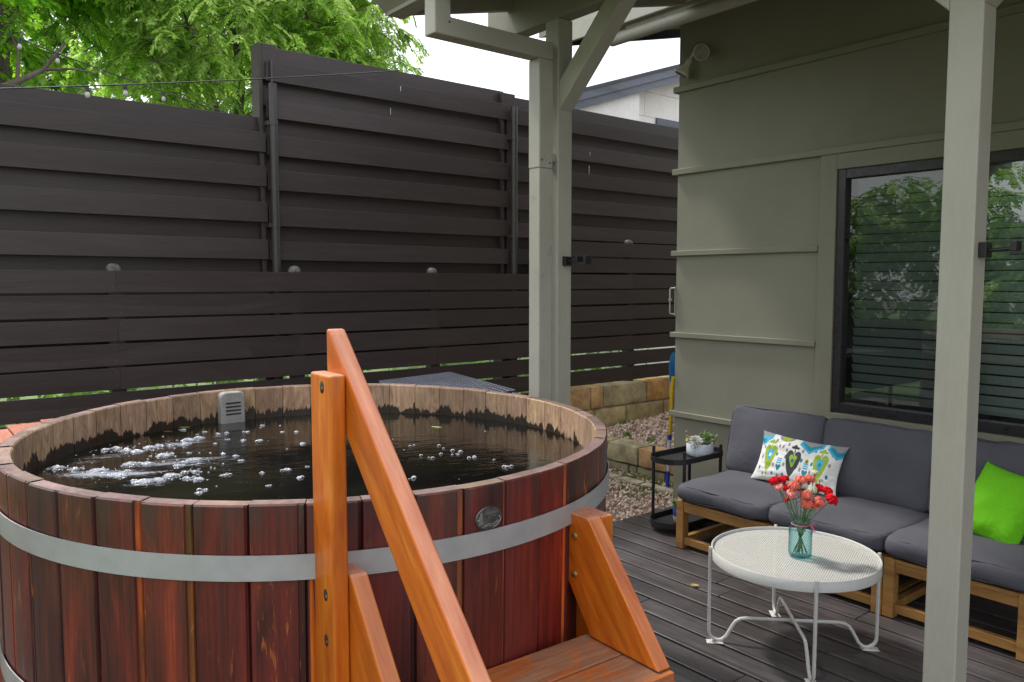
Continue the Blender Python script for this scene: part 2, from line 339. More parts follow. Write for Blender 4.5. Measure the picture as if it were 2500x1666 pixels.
def water_mat():
    m,nt,p,out=nodes('dark_tub_water'); vec,tc=coords(nt,(1,1,1))
    n0=noise(nt,vec,1.6,4,.5); c=ramp(nt,n0,[(.44,(.0015,.002,.0015)),(.60,(.011,.011,.0045))]).outputs[0]
    L(nt,c,p.inputs['Base Color']); p.inputs['Roughness'].default_value=.035; p.inputs['IOR'].default_value=1.45
    p.inputs['Specular IOR Level'].default_value=.9
    v1,_=coords(nt,(1,2.2,1),(0,0,R(20))); a=noise(nt,v1,10,3,.6,None,.8); b=noise(nt,v1,34,3,.6,None,.5)
    msk=ramp(nt,noise(nt,vec,2.1,2,.5),[(.40,(.12,.12,.12)),(.62,(1,1,1))]).outputs[0]
    hgt=math_(nt,'MULTIPLY',math_(nt,'ADD',a,math_(nt,'MULTIPLY',b,.35)),msk)
    L(nt,bump(nt,hgt,.12,.02),p.inputs['Normal']); return m
M['water']=water_mat()
def foam_mat():
    m,nt,p,out=nodes('foam_bubbles'); vec,_=coords(nt)
    v=nt.nodes.new('ShaderNodeTexVoronoi'); v.inputs['Scale'].default_value=210; L(nt,vec,v.inputs['Vector'])
    c=ramp(nt,v.outputs['Distance'],[(.08,(.08,.09,.11)),(.5,(.34,.36,.41))]).outputs[0]; L(nt,c,p.inputs['Base Color'])
    p.inputs['Roughness'].default_value=.25; L(nt,bump(nt,v.outputs['Distance'],.6,.004),p.inputs['Normal']); return m
M['foam']=foam_mat()
def foamfilm_mat():
    m,nt,p,out=nodes('thin_foam_film'); vec,_=coords(nt,(1,1.0,1),(0,0,R(-20)))
    st,_=coords(nt,(1.3,4.5,1),(0,0,R(22)))
    n=noise(nt,st,3.2,8,.75,None,1.2); n2=noise(nt,vec,110,3,.7)
    at=attr(nt)
    s=math_(nt,'ADD',n,math_(nt,'MULTIPLY',n2,.28)); a=math_(nt,'MULTIPLY',math_(nt,'SUBTRACT',s,math_(nt,'SUBTRACT',.81,math_(nt,'MULTIPLY',at.outputs['Color'],.34))),5.0,None,True)
    p.inputs['Base Color'].default_value=(.36,.39,.45,1); p.inputs['Roughness'].default_value=.4
    L(nt,math_(nt,'MULTIPLY',a,.8),p.inputs['Alpha']); return m
M['film']=foamfilm_mat()
def bubble_mat():
    m,nt,p,out=nodes('clear_bubble'); p.inputs['Base Color'].default_value=(.75,.78,.85,1)
    p.inputs['Roughness'].default_value=.05; lw=nt.nodes.new('ShaderNodeLayerWeight'); lw.inputs[0].default_value=.35
    L(nt,math_(nt,'MULTIPLY',lw.outputs['Facing'],1.3,None,True),p.inputs['Alpha']); return m
M['bubble']=bubble_mat()
def glass_mat(name, tint, refl, rough=0.0, trans=(1,1,1)):
    m,nt,p,out=nodes(name); nt.nodes.remove(p)
    gl=nt.nodes.new('ShaderNodeBsdfGlossy'); gl.inputs['Roughness'].default_value=rough; gl.inputs['Color'].default_value=(*tint,1)
    tr=nt.nodes.new('ShaderNodeBsdfTransparent'); tr.inputs[0].default_value=(*trans,1)
    fr=nt.nodes.new('ShaderNodeFresnel'); fr.inputs[0].default_value=refl; ge=nt.nodes.new('ShaderNodeNewGeometry')
    ff=math_(nt,'MULTIPLY',fr.outputs[0],math_(nt,'SUBTRACT',1.0,ge.outputs['Backfacing']))
    mx=nt.nodes.new('ShaderNodeMixShader'); L(nt,ff,mx.inputs[0]); L(nt,tr.outputs[0],mx.inputs[1]); L(nt,gl.outputs[0],mx.inputs[2]); L(nt,mx.outputs[0],out.inputs[0])
    return m
def shell_mat(name, mid, edge):
    m,nt,p,out=nodes(name); nt.nodes.remove(p)
    lw=nt.nodes.new('ShaderNodeLayerWeight'); lw.inputs[0].default_value=.5
    c=ramp(nt,lw.outputs['Facing'],[(.25,mid),(.85,edge)]).outputs[0]
    gl=nt.nodes.new('ShaderNodeBsdfGlossy'); gl.inputs['Roughness'].default_value=.03
    tr=nt.nodes.new('ShaderNodeBsdfTransparent'); L(nt,c,tr.inputs[0])
    df=nt.nodes.new('ShaderNodeBsdfDiffuse'); df.inputs[0].default_value=(.12,.34,.36,1)
    m1=nt.nodes.new('ShaderNodeMixShader'); L(nt,math_(nt,'MULTIPLY',lw.outputs['Facing'],.22),m1.inputs[0]); L(nt,tr.outputs[0],m1.inputs[1]); L(nt,df.outputs[0],m1.inputs[2])
    fr=nt.nodes.new('ShaderNodeFresnel'); fr.inputs[0].default_value=1.5; ge=nt.nodes.new('ShaderNodeNewGeometry')
    ff=math_(nt,'MULTIPLY',fr.outputs[0],math_(nt,'SUBTRACT',1.0,ge.outputs['Backfacing']))
    m2=nt.nodes.new('ShaderNodeMixShader'); L(nt,ff,m2.inputs[0]); L(nt,m1.outputs[0],m2.inputs[1]); L(nt,gl.outputs[0],m2.inputs[2]); L(nt,m2.outputs[0],out.inputs[0])
    return m
M['window_glass']=glass_mat('window_glass',(.95,1,.97),2.25,0.0,(.80,.86,.84))
def jar_mat():
    m,nt,p,out=nodes('teal_jar_glass'); p.inputs['Base Color'].default_value=(.42,.80,.82,1)
    p.inputs['Transmission Weight'].default_value=1; p.inputs['Roughness'].default_value=.02; p.inputs['IOR'].default_value=1.2
    return m
M['jar']=jar_mat()
M['jar_shell']=shell_mat('teal_glass_shell',(.80,.94,.95),(.14,.46,.50))
M['jar_water']=glass_mat('jar_water',(.9,1,1),1.15,0.02,(.88,.97,.975))
def screen_mat():
    m,nt,p,out=nodes('insect_screen'); nt.nodes.remove(p)
    d=nt.nodes.new('ShaderNodeBsdfDiffuse'); d.inputs[0].default_value=(.02,.02,.022,1)
    tr=nt.nodes.new('ShaderNodeBsdfTransparent'); mx=nt.nodes.new('ShaderNodeMixShader'); mx.inputs[0].default_value=.30
    L(nt,tr.outputs[0],mx.inputs[1]); L(nt,d.outputs[0],mx.inputs[2]); L(nt,mx.outputs[0],out.inputs[0]); return m
M['screen']=screen_mat()
def mesh_top_mat():
    m,nt,p,out=nodes('perforated_white_metal'); tc=nt.nodes.new('ShaderNodeTexCoord'); s=nt.nodes.new('ShaderNodeSeparateXYZ')
    mp=nt.nodes.new('ShaderNodeMapping'); mp.inputs['Rotation'].default_value=(0,0,R(9)); L(nt,tc.outputs['Object'],mp.inputs[0]); L(nt,mp.outputs[0],s.inputs[0])
    sx=math_(nt,'SINE',math_(nt,'MULTIPLY',s.outputs[0],2*math.pi/.019)); sy=math_(nt,'SINE',math_(nt,'MULTIPLY',s.outputs[1],2*math.pi/.0105))
    h=math_(nt,'MULTIPLY',sx,sy); a=math_(nt,'LESS_THAN',h,.5)
    a2=math_(nt,'ADD',math_(nt,'MULTIPLY',a,1.0),.0)
    p.inputs['Base Color'].default_value=(.60,.60,.57,1); p.inputs['Roughness'].default_value=.45
    L(nt,a2,p.inputs['Alpha']); L(nt,bump(nt,h,.5,.002),p.inputs['Normal']); return m
M['mesh_top']=mesh_top_mat()
M['grate']=surf('blue_grey_grating',[(.3,(.10,.108,.135)),(.7,(.16,.17,.205))],scale=6,rough=.45,bmp=.05)
M['bulb']=surf('frosted_bulb',[(.3,(.42,.41,.40)),(.7,(.55,.54,.53))],scale=9,rough=.25,bmp=0)

# ------------------------------------------------------------------ world, sun, camera
w=bpy.data.worlds.new("World"); scene.world=w; w.use_nodes=True; nt=w.node_tree
bg=nt.nodes['Background']; out=nt.nodes['World Output']
SUN_AZ=R(-12); SUN_EL=R(56)       # azimuth measured from +Y towards +X
sky=nt.nodes.new('ShaderNodeTexSky'); sky.sky_type='NISHITA'; sky.sun_disc=False
sky.sun_elevation=SUN_EL; sky.sun_rotation=SUN_AZ; sky.air_density=1.2; sky.dust_density=4.0
L(nt,sky.outputs[0],bg.inputs[0]); bg.inputs[1].default_value=.06
bg2=nt.nodes.new('ShaderNodeBackground'); add=nt.nodes.new('ShaderNodeAddShader')
tcw=nt.nodes.new('ShaderNodeTexCoord'); nw=noise(nt,tcw.outputs['Generated'],2.2,5,.5)
cw=ramp(nt,nw,[(.3,(.80,.83,.90)),(.7,(1.0,1.0,1.02))]).outputs[0]
L(nt,cw,bg2.inputs[0]); bg2.inputs[1].default_value=1.5
L(nt,bg.outputs[0],add.inputs[0]); L(nt,bg2.outputs[0],add.inputs[1]); L(nt,add.outputs[0],out.inputs[0])
sl=bpy.data.lights.new('sun','SUN'); sl.energy=3.4; sl.angle=R(7); sl.color=(1,.965,.90)
so=bpy.data.objects.new('sun',sl); col.objects.link(so)
dirv=Vector((math.sin(SUN_AZ)*math.cos(SUN_EL),math.cos(SUN_AZ)*math.cos(SUN_EL),math.sin(SUN_EL)))
so.rotation_euler=dirv.to_track_quat('Z','Y').to_euler(); so.location=(0,0,9)
cam=bpy.data.cameras.new('camera'); co=bpy.data.objects.new('camera',cam); col.objects.link(co)
cam.sensor_width=36; cam.lens=36*1918/2500; cam.clip_end=500; cam.clip_start=.05
CAM=(0,0,1.65); co.location=CAM; co.rotation_euler=(R(90-4.32),0,-R(38.77)); scene.camera=co
scene.view_settings.view_transform='Standard'; scene.view_settings.look='None'; scene.view_settings.exposure=0
scene.render.engine='CYCLES'; scene.cycles.max_bounces=8; scene.cycles.transparent_max_bounces=16

# ------------------------------------------------------------------ ground
def terrain(x,y):
    if x>5.2: return .20+max(0,min(.14,(x-5.4)*.055))
    return -.035
m=MB(); m.box(-60,60,-60,60,-.5,-.12); tag(m.build('ground',M['earth']),kind='structure')
m=MB(); m.box(2.0,5.12,3.72,5.42,-.11,-.045); tag(m.build('gravel_path',M['earth']),kind='structure')
m=MB(); xs=[5.3,5.6,6,6.5,7,7.5,8,9.5]; vs=[];
for x in xs: vs += [(x,3.98,terrain(x,5)-.012),(x,5.44,terrain(x,5)-.012)]
m.add(vs,[(2*i,2*i+2,2*i+3,2*i+1) for i in range(len(xs)-1)]); tag(m.build('gravel_terrace',M['earth']),kind='structure')
m=MB(); m.box(-25,40,5.95,45,-.11,-.02); tag(m.build('lawn',M['lawn']),kind='structure')
m=MB(); m.box(-40,-2.2,-30,30,-.11,-.02); tag(m.build('side_lawn',M['lawn']),kind='structure')
# the deck: boards along Y, joints at random places
m=MB(); x=3.508-.147*39
while x<4.74:
    y=-4.0
    while y<3.70:
        y1=y+rng.uniform(2.2,4.2)
        if y1>3.0: y1=3.70
        t=rng.uniform(.82,1.15); dz=rng.uniform(-.0015,.0015)
        m.box(x+.0075,min(x+.1395,4.79),y+.0015,y1-.0015,-.03+dz,dz,(t,t,t,rng.random())); y=y1
    x+=.147
dk=tag(m.build('deck',M['deck'],bevel=.005),kind='structure')
m=MB(); m.box(-2.2,4.78,-4,3.66,-.115,-.05); tag(m.build('deck_substructure',M['shadow_gap']),kind='structure')

# ------------------------------------------------------------------ gravel
ICO_V=[]; ph=(1+5**.5)/2
for a_ in (-1,1):
    for b_ in (-ph,ph): ICO_V += [(0,a_,b_),(a_,b_,0),(b_,0,a_)]
ICO_V=[Vector(v).normalized() for v in ICO_V]
ICO_F=[]
for i in range(12):
    for j in range(i+1,12):
        for k in range(j+1,12):
            if all(abs((ICO_V[a_]-ICO_V[b_]).length-1.0515)<.01 for a_,b_ in ((i,j),(j,k),(i,k))):
                n_=(ICO_V[j]-ICO_V[i]).cross(ICO_V[k]-ICO_V[i]); ICO_F.append((i,j,k) if n_.dot(ICO_V[i])>0 else (i,k,j))
def stones(n, x0,x1,y0,y1, r0,r1, avoid=None):
    m=MB()
    for _ in range(n):
        x=rng.uniform(x0,x1); y=rng.uniform(y0,y1)
        if avoid and avoid(x,y): continue
        r=rng.uniform(r0,r1)*(.7+.6*rng.random()); z=terrain(x,y)-.012+r*.25+rng.uniform(0,.012)
        E_=Euler((rng.uniform(0,6.3),rng.uniform(0,6.3),rng.uniform(0,6.3))).to_matrix()
        sc=(1+rng.uniform(-.25,.35),rng.uniform(.6,1),rng.uniform(.45,.8))
        vs=[E_@Vector((p.x*sc[0]*r*rng.uniform(.8,1.15),p.y*sc[1]*r*rng.uniform(.8,1.15),p.z*sc[2]*r))+Vector((x,y,z)) for p in ICO_V]
        b=rng.uniform(.7,1.35); k=rng.random()
        c=(.62,.46,.36) if k<.5 else ((.70,.58,.49) if k<.8 else ((.46,.29,.21) if k<.93 else (.28,.25,.23)))
        m.add(vs,ICO_F,(c[0]*b,c[1]*b,c[2]*b,rng.random()))
    return m
tag(stones(5200,2.9,5.1,3.71,5.42,.010,.017,lambda x,y:(4.82<x<4.97 and 3.98<y<4.9) or (x>4.79 and y<3.97)).build('path_gravel',M['gravelstone']),'pink crushed gravel beside the end of the dark deck','gravel',kind='stuff')
tag(stones(6000,5.30,8.4,4.0,5.44,.012,.019).build('terrace_gravel',M['gravelstone']),'pink crushed gravel on the raised bed below the fence','gravel',kind='stuff')

# weeds
def blade_tuft(m, x,y,z, n, hgt, spread, cols, wd=.004):
    for _ in range(n):
        a=rng.uniform(0,6.28); lean=rng.uniform(.1,.9); h_=hgt*rng.uniform(.5,1.1); bx=x+rng.uniform(-spread,spread)*.5; by=y+rng.uniform(-spread,spread)*.5
        dx,dy=math.cos(a),math.sin(a); px,py=-dy*wd,dx*wd
        c=rng.choice(cols); t=rng.uniform(.8,1.2); tc_=(c[0]*t,c[1]*t,c[2]*t,0)
        p1=(bx+dx*lean*h_*.3,by+dy*lean*h_*.3,z+h_*.6); p2=(bx+dx*lean*h_,by+dy*lean*h_,z+h_)
        m.add([(bx-px,by-py,z),(bx+px,by+py,z),(p1[0]+px,p1[1]+py,p1[2]),(p1[0]-px,p1[1]-py,p1[2]),p2],[(0,1,2,3),(3,2,4)],tc_,0,True)
GC=[(.16,.24,.06),(.24,.30,.09),(.30,.32,.12),(.12,.2,.05)]
m=MB()
for _ in range(150):
    if rng.random()<.75: x=rng.uniform(4.97,5.1); y=rng.uniform(4.0,5.3)
    else: x=rng.uniform(4.5,5.08); y=rng.uniform(3.98,5.3)
    blade_tuft(m,x,y,-.045,rng.randint(5,10),.035,.05,GC,.005)
for _ in range(30): blade_tuft(m,rng.uniform(4.6,4.82),rng.uniform(3.9,4.5),-.045,6,.03,.04,GC,.005)
tag(m.build('weeds',M['smallleaf']),'sprigs of low green weeds growing through the gravel','weeds',kind='stuff')
m=MB()
for x,y in ((5.75,5.40),(5.40,5.0),(5.37,4.7)):
    for _ in range(5): blade_tuft(m,x+rng.uniform(-.06,.06),y+rng.uniform(-.02,.02),terrain(x,y),9,.05,.05,GC,.008)
tag(m.build('terrace_weeds',M['smallleaf']),'small green weeds at the foot of the stone wall','weeds',kind='stuff')

# ------------------------------------------------------------------ stone walls
SC=[(.34,.255,.13),(.42,.23,.085),(.36,.29,.17),(.29,.25,.15),(.45,.29,.12),(.40,.20,.08),(.38,.31,.19)]
def block(m, x0,x1,y0,y1,z0,z1, face, c=None, rough=.009, res=.035):
    """stone block as a subdivided, displaced box"""
    c=c or rng.choice(SC); t=rng.uniform(1.05,1.35); tint=(c[0]*t,c[1]*t*1.06,c[2]*t*1.1,rng.random())
    nx=max(2,int((x1-x0)/res)); ny=max(2,int((y1-y0)/res)); nz=max(2,int((z1-z0)/res))
    sd=Vector((rng.uniform(0,50),)*3); C_=Vector(((x0+x1)/2,(y0+y1)/2,(z0+z1)/2)); H=Vector(((x1-x0)/2,(y1-y0)/2,(z1-z0)/2))
    def pt(a,b,c_):
        p=Vector((x0+(x1-x0)*a,y0+(y1-y0)*b,z0+(z1-z0)*c_))
        q=p-C_; e=[min(1,(H[i]-abs(q[i]))/.018) for i in range(3)]; e.sort()
        rr=.008*(1-e[0])*(1-e[1]); d=mnoise.noise(p*14+sd)*rough+mnoise.noise(p*40+sd)*rough*.4
        n_=q.normalized(); return p-Vector([math.copysign(1,q[i])*rr if H[i]-abs(q[i])<.018 else 0 for i in range(3)])+n_*d
    def grid(f,na,nb,flip):
        vs=[f(i/na,j/nb) for i in range(na+1) for j in range(nb+1)]
        fs=[(i*(nb+1)+j,(i+1)*(nb+1)+j,(i+1)*(nb+1)+j+1,i*(nb+1)+j+1) for i in range(na) for j in range(nb)]
        if flip: fs=[q[::-1] for q in fs]
        m.add(vs,fs,tint,0,True)
    grid(lambda a,b:pt(a,b,1),nx,ny,False); grid(lambda a,b:pt(0,a,b),ny,nz,True); grid(lambda a,b:pt(a,0,b),nx,nz,False)
    grid(lambda a,b:pt(1,a,b),ny,nz,False)
# retaining wall under the fence
wl=empty('stone_wall',(6,5.5,0),label='sandstone block retaining wall under the raised fence panel',cat='stone wall')
m=MB()
rows=[(.41,.628,[4.6,5.35,5.52,6.16,6.50,6.66,7.15,7.75,8.4,9.0]),(.20,.40,[4.6,5.05,5.40,5.85,6.42,6.62,6.85,7.3,7.9,8.5,9.0]),(-.03,.19,[4.6,5.1,5.6,6.1,6.7,7.3,8,9])]
pref={(0,0):(.40,.24,.11),(0,1):(.40,.235,.105),(0,2):(.34,.275,.155),(0,3):(.43,.23,.085),(0,4):(.42,.31,.15),(0,5):(.41,.25,.105),(1,3):(.37,.28,.14),(1,2):(.36,.275,.14),(1,4):(.34,.24,.12),(1,5):(.39,.29,.13)}
for ri,(z0,z1,xs) in enumerate(rows):
    for i in range(len(xs)-1): block(m,xs[i]+.006,xs[i+1]-.006,5.42+rng.uniform(-.008,.008),5.62,z0,z1,0,pref.get((ri,i)))
m.build('blocks',M['stone'],wl)
m=MB(); m.box(4.61,8.99,5.445,5.60,-.03,.62,(.30,.25,.17,0)); m.build('mortar',M['stone'],wl)
# step wall running along Y
wl=empty('terrace_step',(5.2,4.7,0),label='low two-course sandstone step holding back the upper gravel bed',cat='stone wall')
m=MB(); ys=[3.99,4.60,4.98,5.41]
for i,(a_,b_) in enumerate(zip(ys[:-1],ys[1:])): block(m,5.10,5.33,a_+.004,b_-.004,.035,.205,0,[(.42,.235,.11),(.35,.285,.165),(.36,.285,.165)][i])
ys=[3.99,4.3,4.62,4.72,5.1,5.41]
for a_,b_ in zip(ys[:-1],ys[1:]): block(m,5.11,5.32,a_+.004,b_-.004,-.10,.030,0,(.26,.21,.12))
m.build('blocks',M['stone'],wl)
wl=empty('stone_edging',(4.9,4.4,0),label='flat strip of pale stone edging sunk in the gravel at the house corner',cat='edging')
m=MB(); ys=[3.99,4.35,4.62,4.86,5.38]
for a_,b_ in zip(ys[:-1],ys[1:]): block(m,4.845,4.95,a_+.004,b_-.006,-.09,-.018,0,(.42,.34,.24),rough=.006)
m.build('slabs',M['stone'],wl)

# ------------------------------------------------------------------ house
house=empty('house',(6,2,0),label='olive green house wall with horizontal battens and dark window',cat='house')
m=MB(); WX=4.8
m.box(WX,WX+.15,2.65,3.95,-.1,3.62); m.box(WX,WX+.15,-4,1.0,-.1,3.62)
m.box(WX,WX+.15,1.0,2.65,-.1,.805); m.box(WX,WX+.15,1.0,2.65,2.36,3.62)
m.box(WX+.151,12,3.80,3.95,-.1,3.9); m.box(WX+.151,12,-4,-3.85,-.1,3.9); m.box(11.85,12,-3.85,3.80,-.1,3.9)
m.build('wall',M['wall'],house)
def batten(z0,z1,y0):
    m=MB(); m.box(WX-.030,WX-.0005,y0,3.983,z0,z1); m.box(WX-.0005,9,3.9505,3.983,z0,z1); m.build('batten',M['trim'],house,bevel=.003)
batten(3.074,3.119,-4); batten(2.460,2.504,-4); batten(1.847,1.885,2.767); batten(1.222,1.260,2.767); batten(.606,.645,-4)
win=empty('x'); bpy.data.objects.remove(win); 
m=MB(); m.box(WX-.022,WX,2.652,2.765,.740,2.4585); m.box(WX-.022,WX,.9,2.651,2.362,2.4585); m.box(WX-.024,WX,.9,2.651,.740,.803); m.box(WX-.0225,WX,.88,.998,.8035,2.3615)
m.build('window_trim',M['trim'],house,bevel=.002)
m=MB()
m.box(WX-.008,WX+.07,2.598,2.6495,.806,2.359); m.box(WX-.008,WX+.07,1.001,1.05,.806,2.359)
m.box(WX-.0075,WX+.0695,1.0505,2.5975,2.300,2.3585); m.box(WX-.0075,WX+.0695,1.0505,2.5975,.8065,.870)
m.box(WX-.002,WX+.06,1.80,1.86,.8705,2.2995)
wf=m.build('window',M['window_frame'],house,bevel=.003)
for y in (2.45,2.25,1.5): m=MB(); m.box(WX-.0095,WX-.0075,y-.03,y+.03,.824,.836); m.build('weep_slot',M['black'],wf)
m=MB(); m.box(WX+.02,WX+.035,2.585,2.597,1.9,1.93); m.build('catch',M['black'],wf)
m=MB(); m.add([(WX+.030,2.5975,.8705),(WX+.030,1.8605,.8705),(WX+.030,1.8605,2.2995),(WX+.030,2.5975,2.2995)],[(0,1,2,3)]); m.build('left_pane',M['window_glass'],wf)
m=MB(); m.add([(WX+.022,1.7995,.8705),(WX+.022,1.0505,.8705),(WX+.022,1.0505,2.2995),(WX+.022,1.7995,2.2995)],[(0,1,2,3)]); m.build('right_pane',M['window_glass'],wf)
m=MB(); m.add([(WX+.012,1.862,.872),(WX+.012,2.596,.872),(WX+.012,2.596,2.298),(WX+.012,1.862,2.298)],[(0,1,2,3)]); m.build('insect_screen',M['screen'],wf)
m=MB(); z=.89
while z<2.30:
    t=rng.uniform(.95,1.05)
    m.add([(WX+.115,1.06,z),(WX+.115,2.575,z),(WX+.092,2.575,z+.052),(WX+.092,1.06,z+.052)],[(0,1,2,3)],(t,t,t,0)); z+=.059
for y in (2.35,1.9,1.35):
    m.tube([(WX+.085,y,.88),(WX+.085,y,2.3)],.0015,4)
m.build('blind',M['blind'],wf)
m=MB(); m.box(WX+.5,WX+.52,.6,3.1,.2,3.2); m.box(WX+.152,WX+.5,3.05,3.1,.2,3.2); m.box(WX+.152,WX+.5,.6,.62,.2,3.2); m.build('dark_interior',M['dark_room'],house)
# main roof: continuation of the porch slope, reaching out past the corner
SL=.236
def rz(x): return 2.945+SL*(x-1.8)     # top of porch roof deck underside reference
m=MB(); y1=4.42
for (xa,xb,ya,yb) in ((3.80,9,-4.2,y1),):
    za,zb=3.345,3.345+SL*(xb-xa)
    m.add([(xa,ya,za+.06),(xb,ya,zb+.06),(xb,yb,zb+.06),(xa,yb,za+.06),(xa,ya,za+.12),(xb,ya,zb+.12),(xb,yb,zb+.12),(xa,yb,za+.12)],[(3,2,1,0),(4,5,6,7),(0,1,5,4),(1,2,6,5),(2,3,7,6),(3,0,4,7)])
m.build('roof',[M['soffit']],house)
m=MB(); m.box(3.775,3.80,-4.2,4.06,3.294,3.44); m.build('eave_fascia',M['spout'],house,bevel=.004)
m=MB(); m.tube([(3.86,-4.2,3.245),(3.86,3.75,3.245)],.042,12); m.box(3.83,3.90,-4.2,3.6,3.275,3.33); m.build('eave_beam',M['spout'],house)
m=MB(); m.prism([(4.0,3.385),(9,3.385+SL*5),(9,3.385+SL*5+.09),(4.0,3.475)],1,4.42,4.45); m.build('side_fascia',M['window_frame'],house)

# flood light on the wall
fl=empty('flood_light',(4.8,3.754,3.34),label='cream twin-headed flood light fixed high on the house corner',cat='light')
def frame_to(d):
    return Vector(d).normalized().to_track_quat('Z','Y').to_matrix().to_4x4()
m=MB(); m.lathe([(0,.0),(.052,.0),(.055,.012),(.045,.03),(.02,.036),(0,.038)],c=(4.8,3.754,3.345),n=28,M=frame_to((-1,0,0))); m.build('mounting_plate',M['lamp'],fl)
for k,(p0,d) in enumerate((((4.76,3.72,3.34),(-.75,-.60,-.42)),((4.76,3.79,3.33),(-.35,.42,-.95)))):
    d=Vector(d).normalized(); p0=Vector(p0); Mx=frame_to(d); off=.02 if k==0 else .055
    m=MB(); m.tube([p0,p0+d*off],.010,10); c=p0+d*off
    m.lathe([(0,0),(.019,0),(.022,.01),(.022,.05),(.026,.055),(.050,.098),(.056,.108),(.057,.118),(.052,.120)],c=c,n=28,M=Mx)
    lm=m.build('lamp_head',M['lamp'],fl)
    m=MB(); m.lathe([(.053,.119),(.04,.124),(.0,.127)],c=c,n=28,M=Mx); m.build('lens',M['lens'],lm)
    m=MB()
    for q in range(4): m.tube([c+d*(.05+.011*q)+Mx.to_3x3()@Vector((math.cos(a_)*(.027+.0055*q),math.sin(a_)*(.027+.0055*q),0)) for a_ in [i*math.pi/8 for i in range(16)]],.0016,5,closed=True)
    m.build('ring',M['lamp'],lm)

# latch handle on side wall
hd=empty('gate_latch',(4.80,3.98,1.5),label='pale metal pull handle on the house corner near the fence',cat='handle')
m=MB(); m.tube([(4.79,3.953,1.60),(4.785,3.99,1.60),(4.782,3.995,1.59),(4.782,3.995,1.41),(4.785,3.99,1.40),(4.79,3.953,1.40)],.006,8); m.box(4.79,4.87,3.951,3.957,1.385,1.615)
m.tube([(4.77,3.995,1.51),(4.80,3.995,1.51)],.007,8); m.build('handle_bar',M['spout'],hd)

# ------------------------------------------------------------------ porch
porch=empty('porch',(2.5,2.7,0),label='grey-green timber porch with beam, braces and downspout over the deck',cat='porch')
PX0,PX1=2.457,2.545
def post(y0,y1,zb=2.845):
    m=MB(); m.box(PX0,PX1,y0,y1,0.0,zb); return m.build('post',M['post'],porch,bevel=.004)
post(2.722,2.812); post(.940,1.034)
m=MB(); m.box(PX0+.003,PX1-.003,-4,3.26,2.846,3.02); m.build('beam',M['beam'],porch,bevel=.004)
def brace(y,s):
    m=MB(); Z=2.845; t=.127; lo=2.433
    poly=[(y,lo),(y,lo+t),(y+s*(Z-lo-t),Z),(y+s*(Z-lo),Z)]
    if s>0: poly=poly[::-1]
    m.prism(poly,0,PX0+.004,PX1-.004); m.build('brace',M['post'],porch,bevel=.003)
brace(2.7215,-1); brace(1.0345,1); brace(.9395,-1)
# roof deck, rafters, rake board
def roofz(x): return 2.93+SL*(x-1.8)
m=MB(); xa,xb=1.80,3.774; ya,yb=-4.1,3.06; za,zb=roofz(xa),roofz(xb)
m.add([(xa,ya,za),(xb,ya,zb),(xb,yb,zb),(xa,yb,za),(xa,ya,za+.05),(xb,ya,zb+.05),(xb,yb,zb+.05),(xa,yb,za+.05)],[(3,2,1,0),(4,5,6,7),(0,1,5,4),(1,2,6,5),(2,3,7,6),(3,0,4,7)])
m.build('roof_panel',M['beam'],porch)
m=MB(); m.prism([(1.86,2.823),(3.774,2.823+SL*1.914),(3.774,2.823+SL*1.914+.17),(1.86,2.993)],1,3.061,3.10); m.build('rake_board',M['beam'],porch,bevel=.003)
for y in (2.45,1.84,1.23,.62,.0,-.61):
    m=MB(); x0_,x1_=1.87,3.774
    m.prism([(x0_,roofz(x0_)-.10),(2.45,roofz(2.45)-.10),(2.45,roofz(2.45)-.001),(x0_,roofz(x0_)-.001)],1,y-.02,y+.02)
    m.prism([(2.552,roofz(2.552)-.10),(x1_,roofz(x1_)-.10),(x1_,roofz(x1_)-.001),(2.552,roofz(2.552)-.001)],1,y-.02,y+.02); m.build('rafter',M['beam'],porch)
m=MB(); m.prism([(1.872,2.812),(1.79,2.812),(1.785,2.825),(1.715,2.868),(1.700,2.90),(1.700,2.955),(1.706,2.955),(1.706,2.905),(1.720,2.875),(1.791,2.832),(1.868,2.820),(1.868,2.955),(1.874,2.955)],1,-4.1,3.103)
m.add([(1.79,3.1035,2.812),(1.872,3.1035,2.812),(1.872,3.1035,2.955),(1.70,3.1035,2.955),(1.70,3.1035,2.90),(1.715,3.1035,2.868)],[(0,1,2,3,4,5)])
gut=m.build('gutter',M['spout'],porch)
# downspout (rectangular): drop from gutter, arm to the post, run down the post
DY0,DY1=2.722,2.800; X0,X1=1.789,1.868; XB0,XB1=2.345,2.447
m=MB()
m.prism([(X0,2.812),(X0,2.650),(XB1-.018,2.650),(XB1-.018,2.727),(X1,2.727),(X1,2.812)],1,DY0,DY1)
m.box(XB0,XB1-.020,DY0+.0005,DY1-.0005,2.165,2.6495)
m.build('downspout',M['spout'],porch,bevel=.005)
m=MB(); m.box(XB0+.002,XB1-.022,DY0+.0025,DY1-.0025,.02,2.1645); m.box(XB1-.0215,XB1+.008,DY0+.012,DY1-.012,2.2,2.24); m.box(XB1-.0215,XB1+.008,DY0+.012,DY1-.012,.8,.84)
m.build('downspout_pipe',M['spout'],porch,bevel=.004)
for p in ((X1-.01,DY0-.002,2.705),(XB1-.04,DY0-.002,2.19),(XB0+.012,DY0-.002,2.20)): m=MB(); m.lathe([(.0,.004),(.004,.003),(.005,0)],c=p,n=8,M=frame_to((0,-1,0))); m.build('rivet',M['cap'],porch)
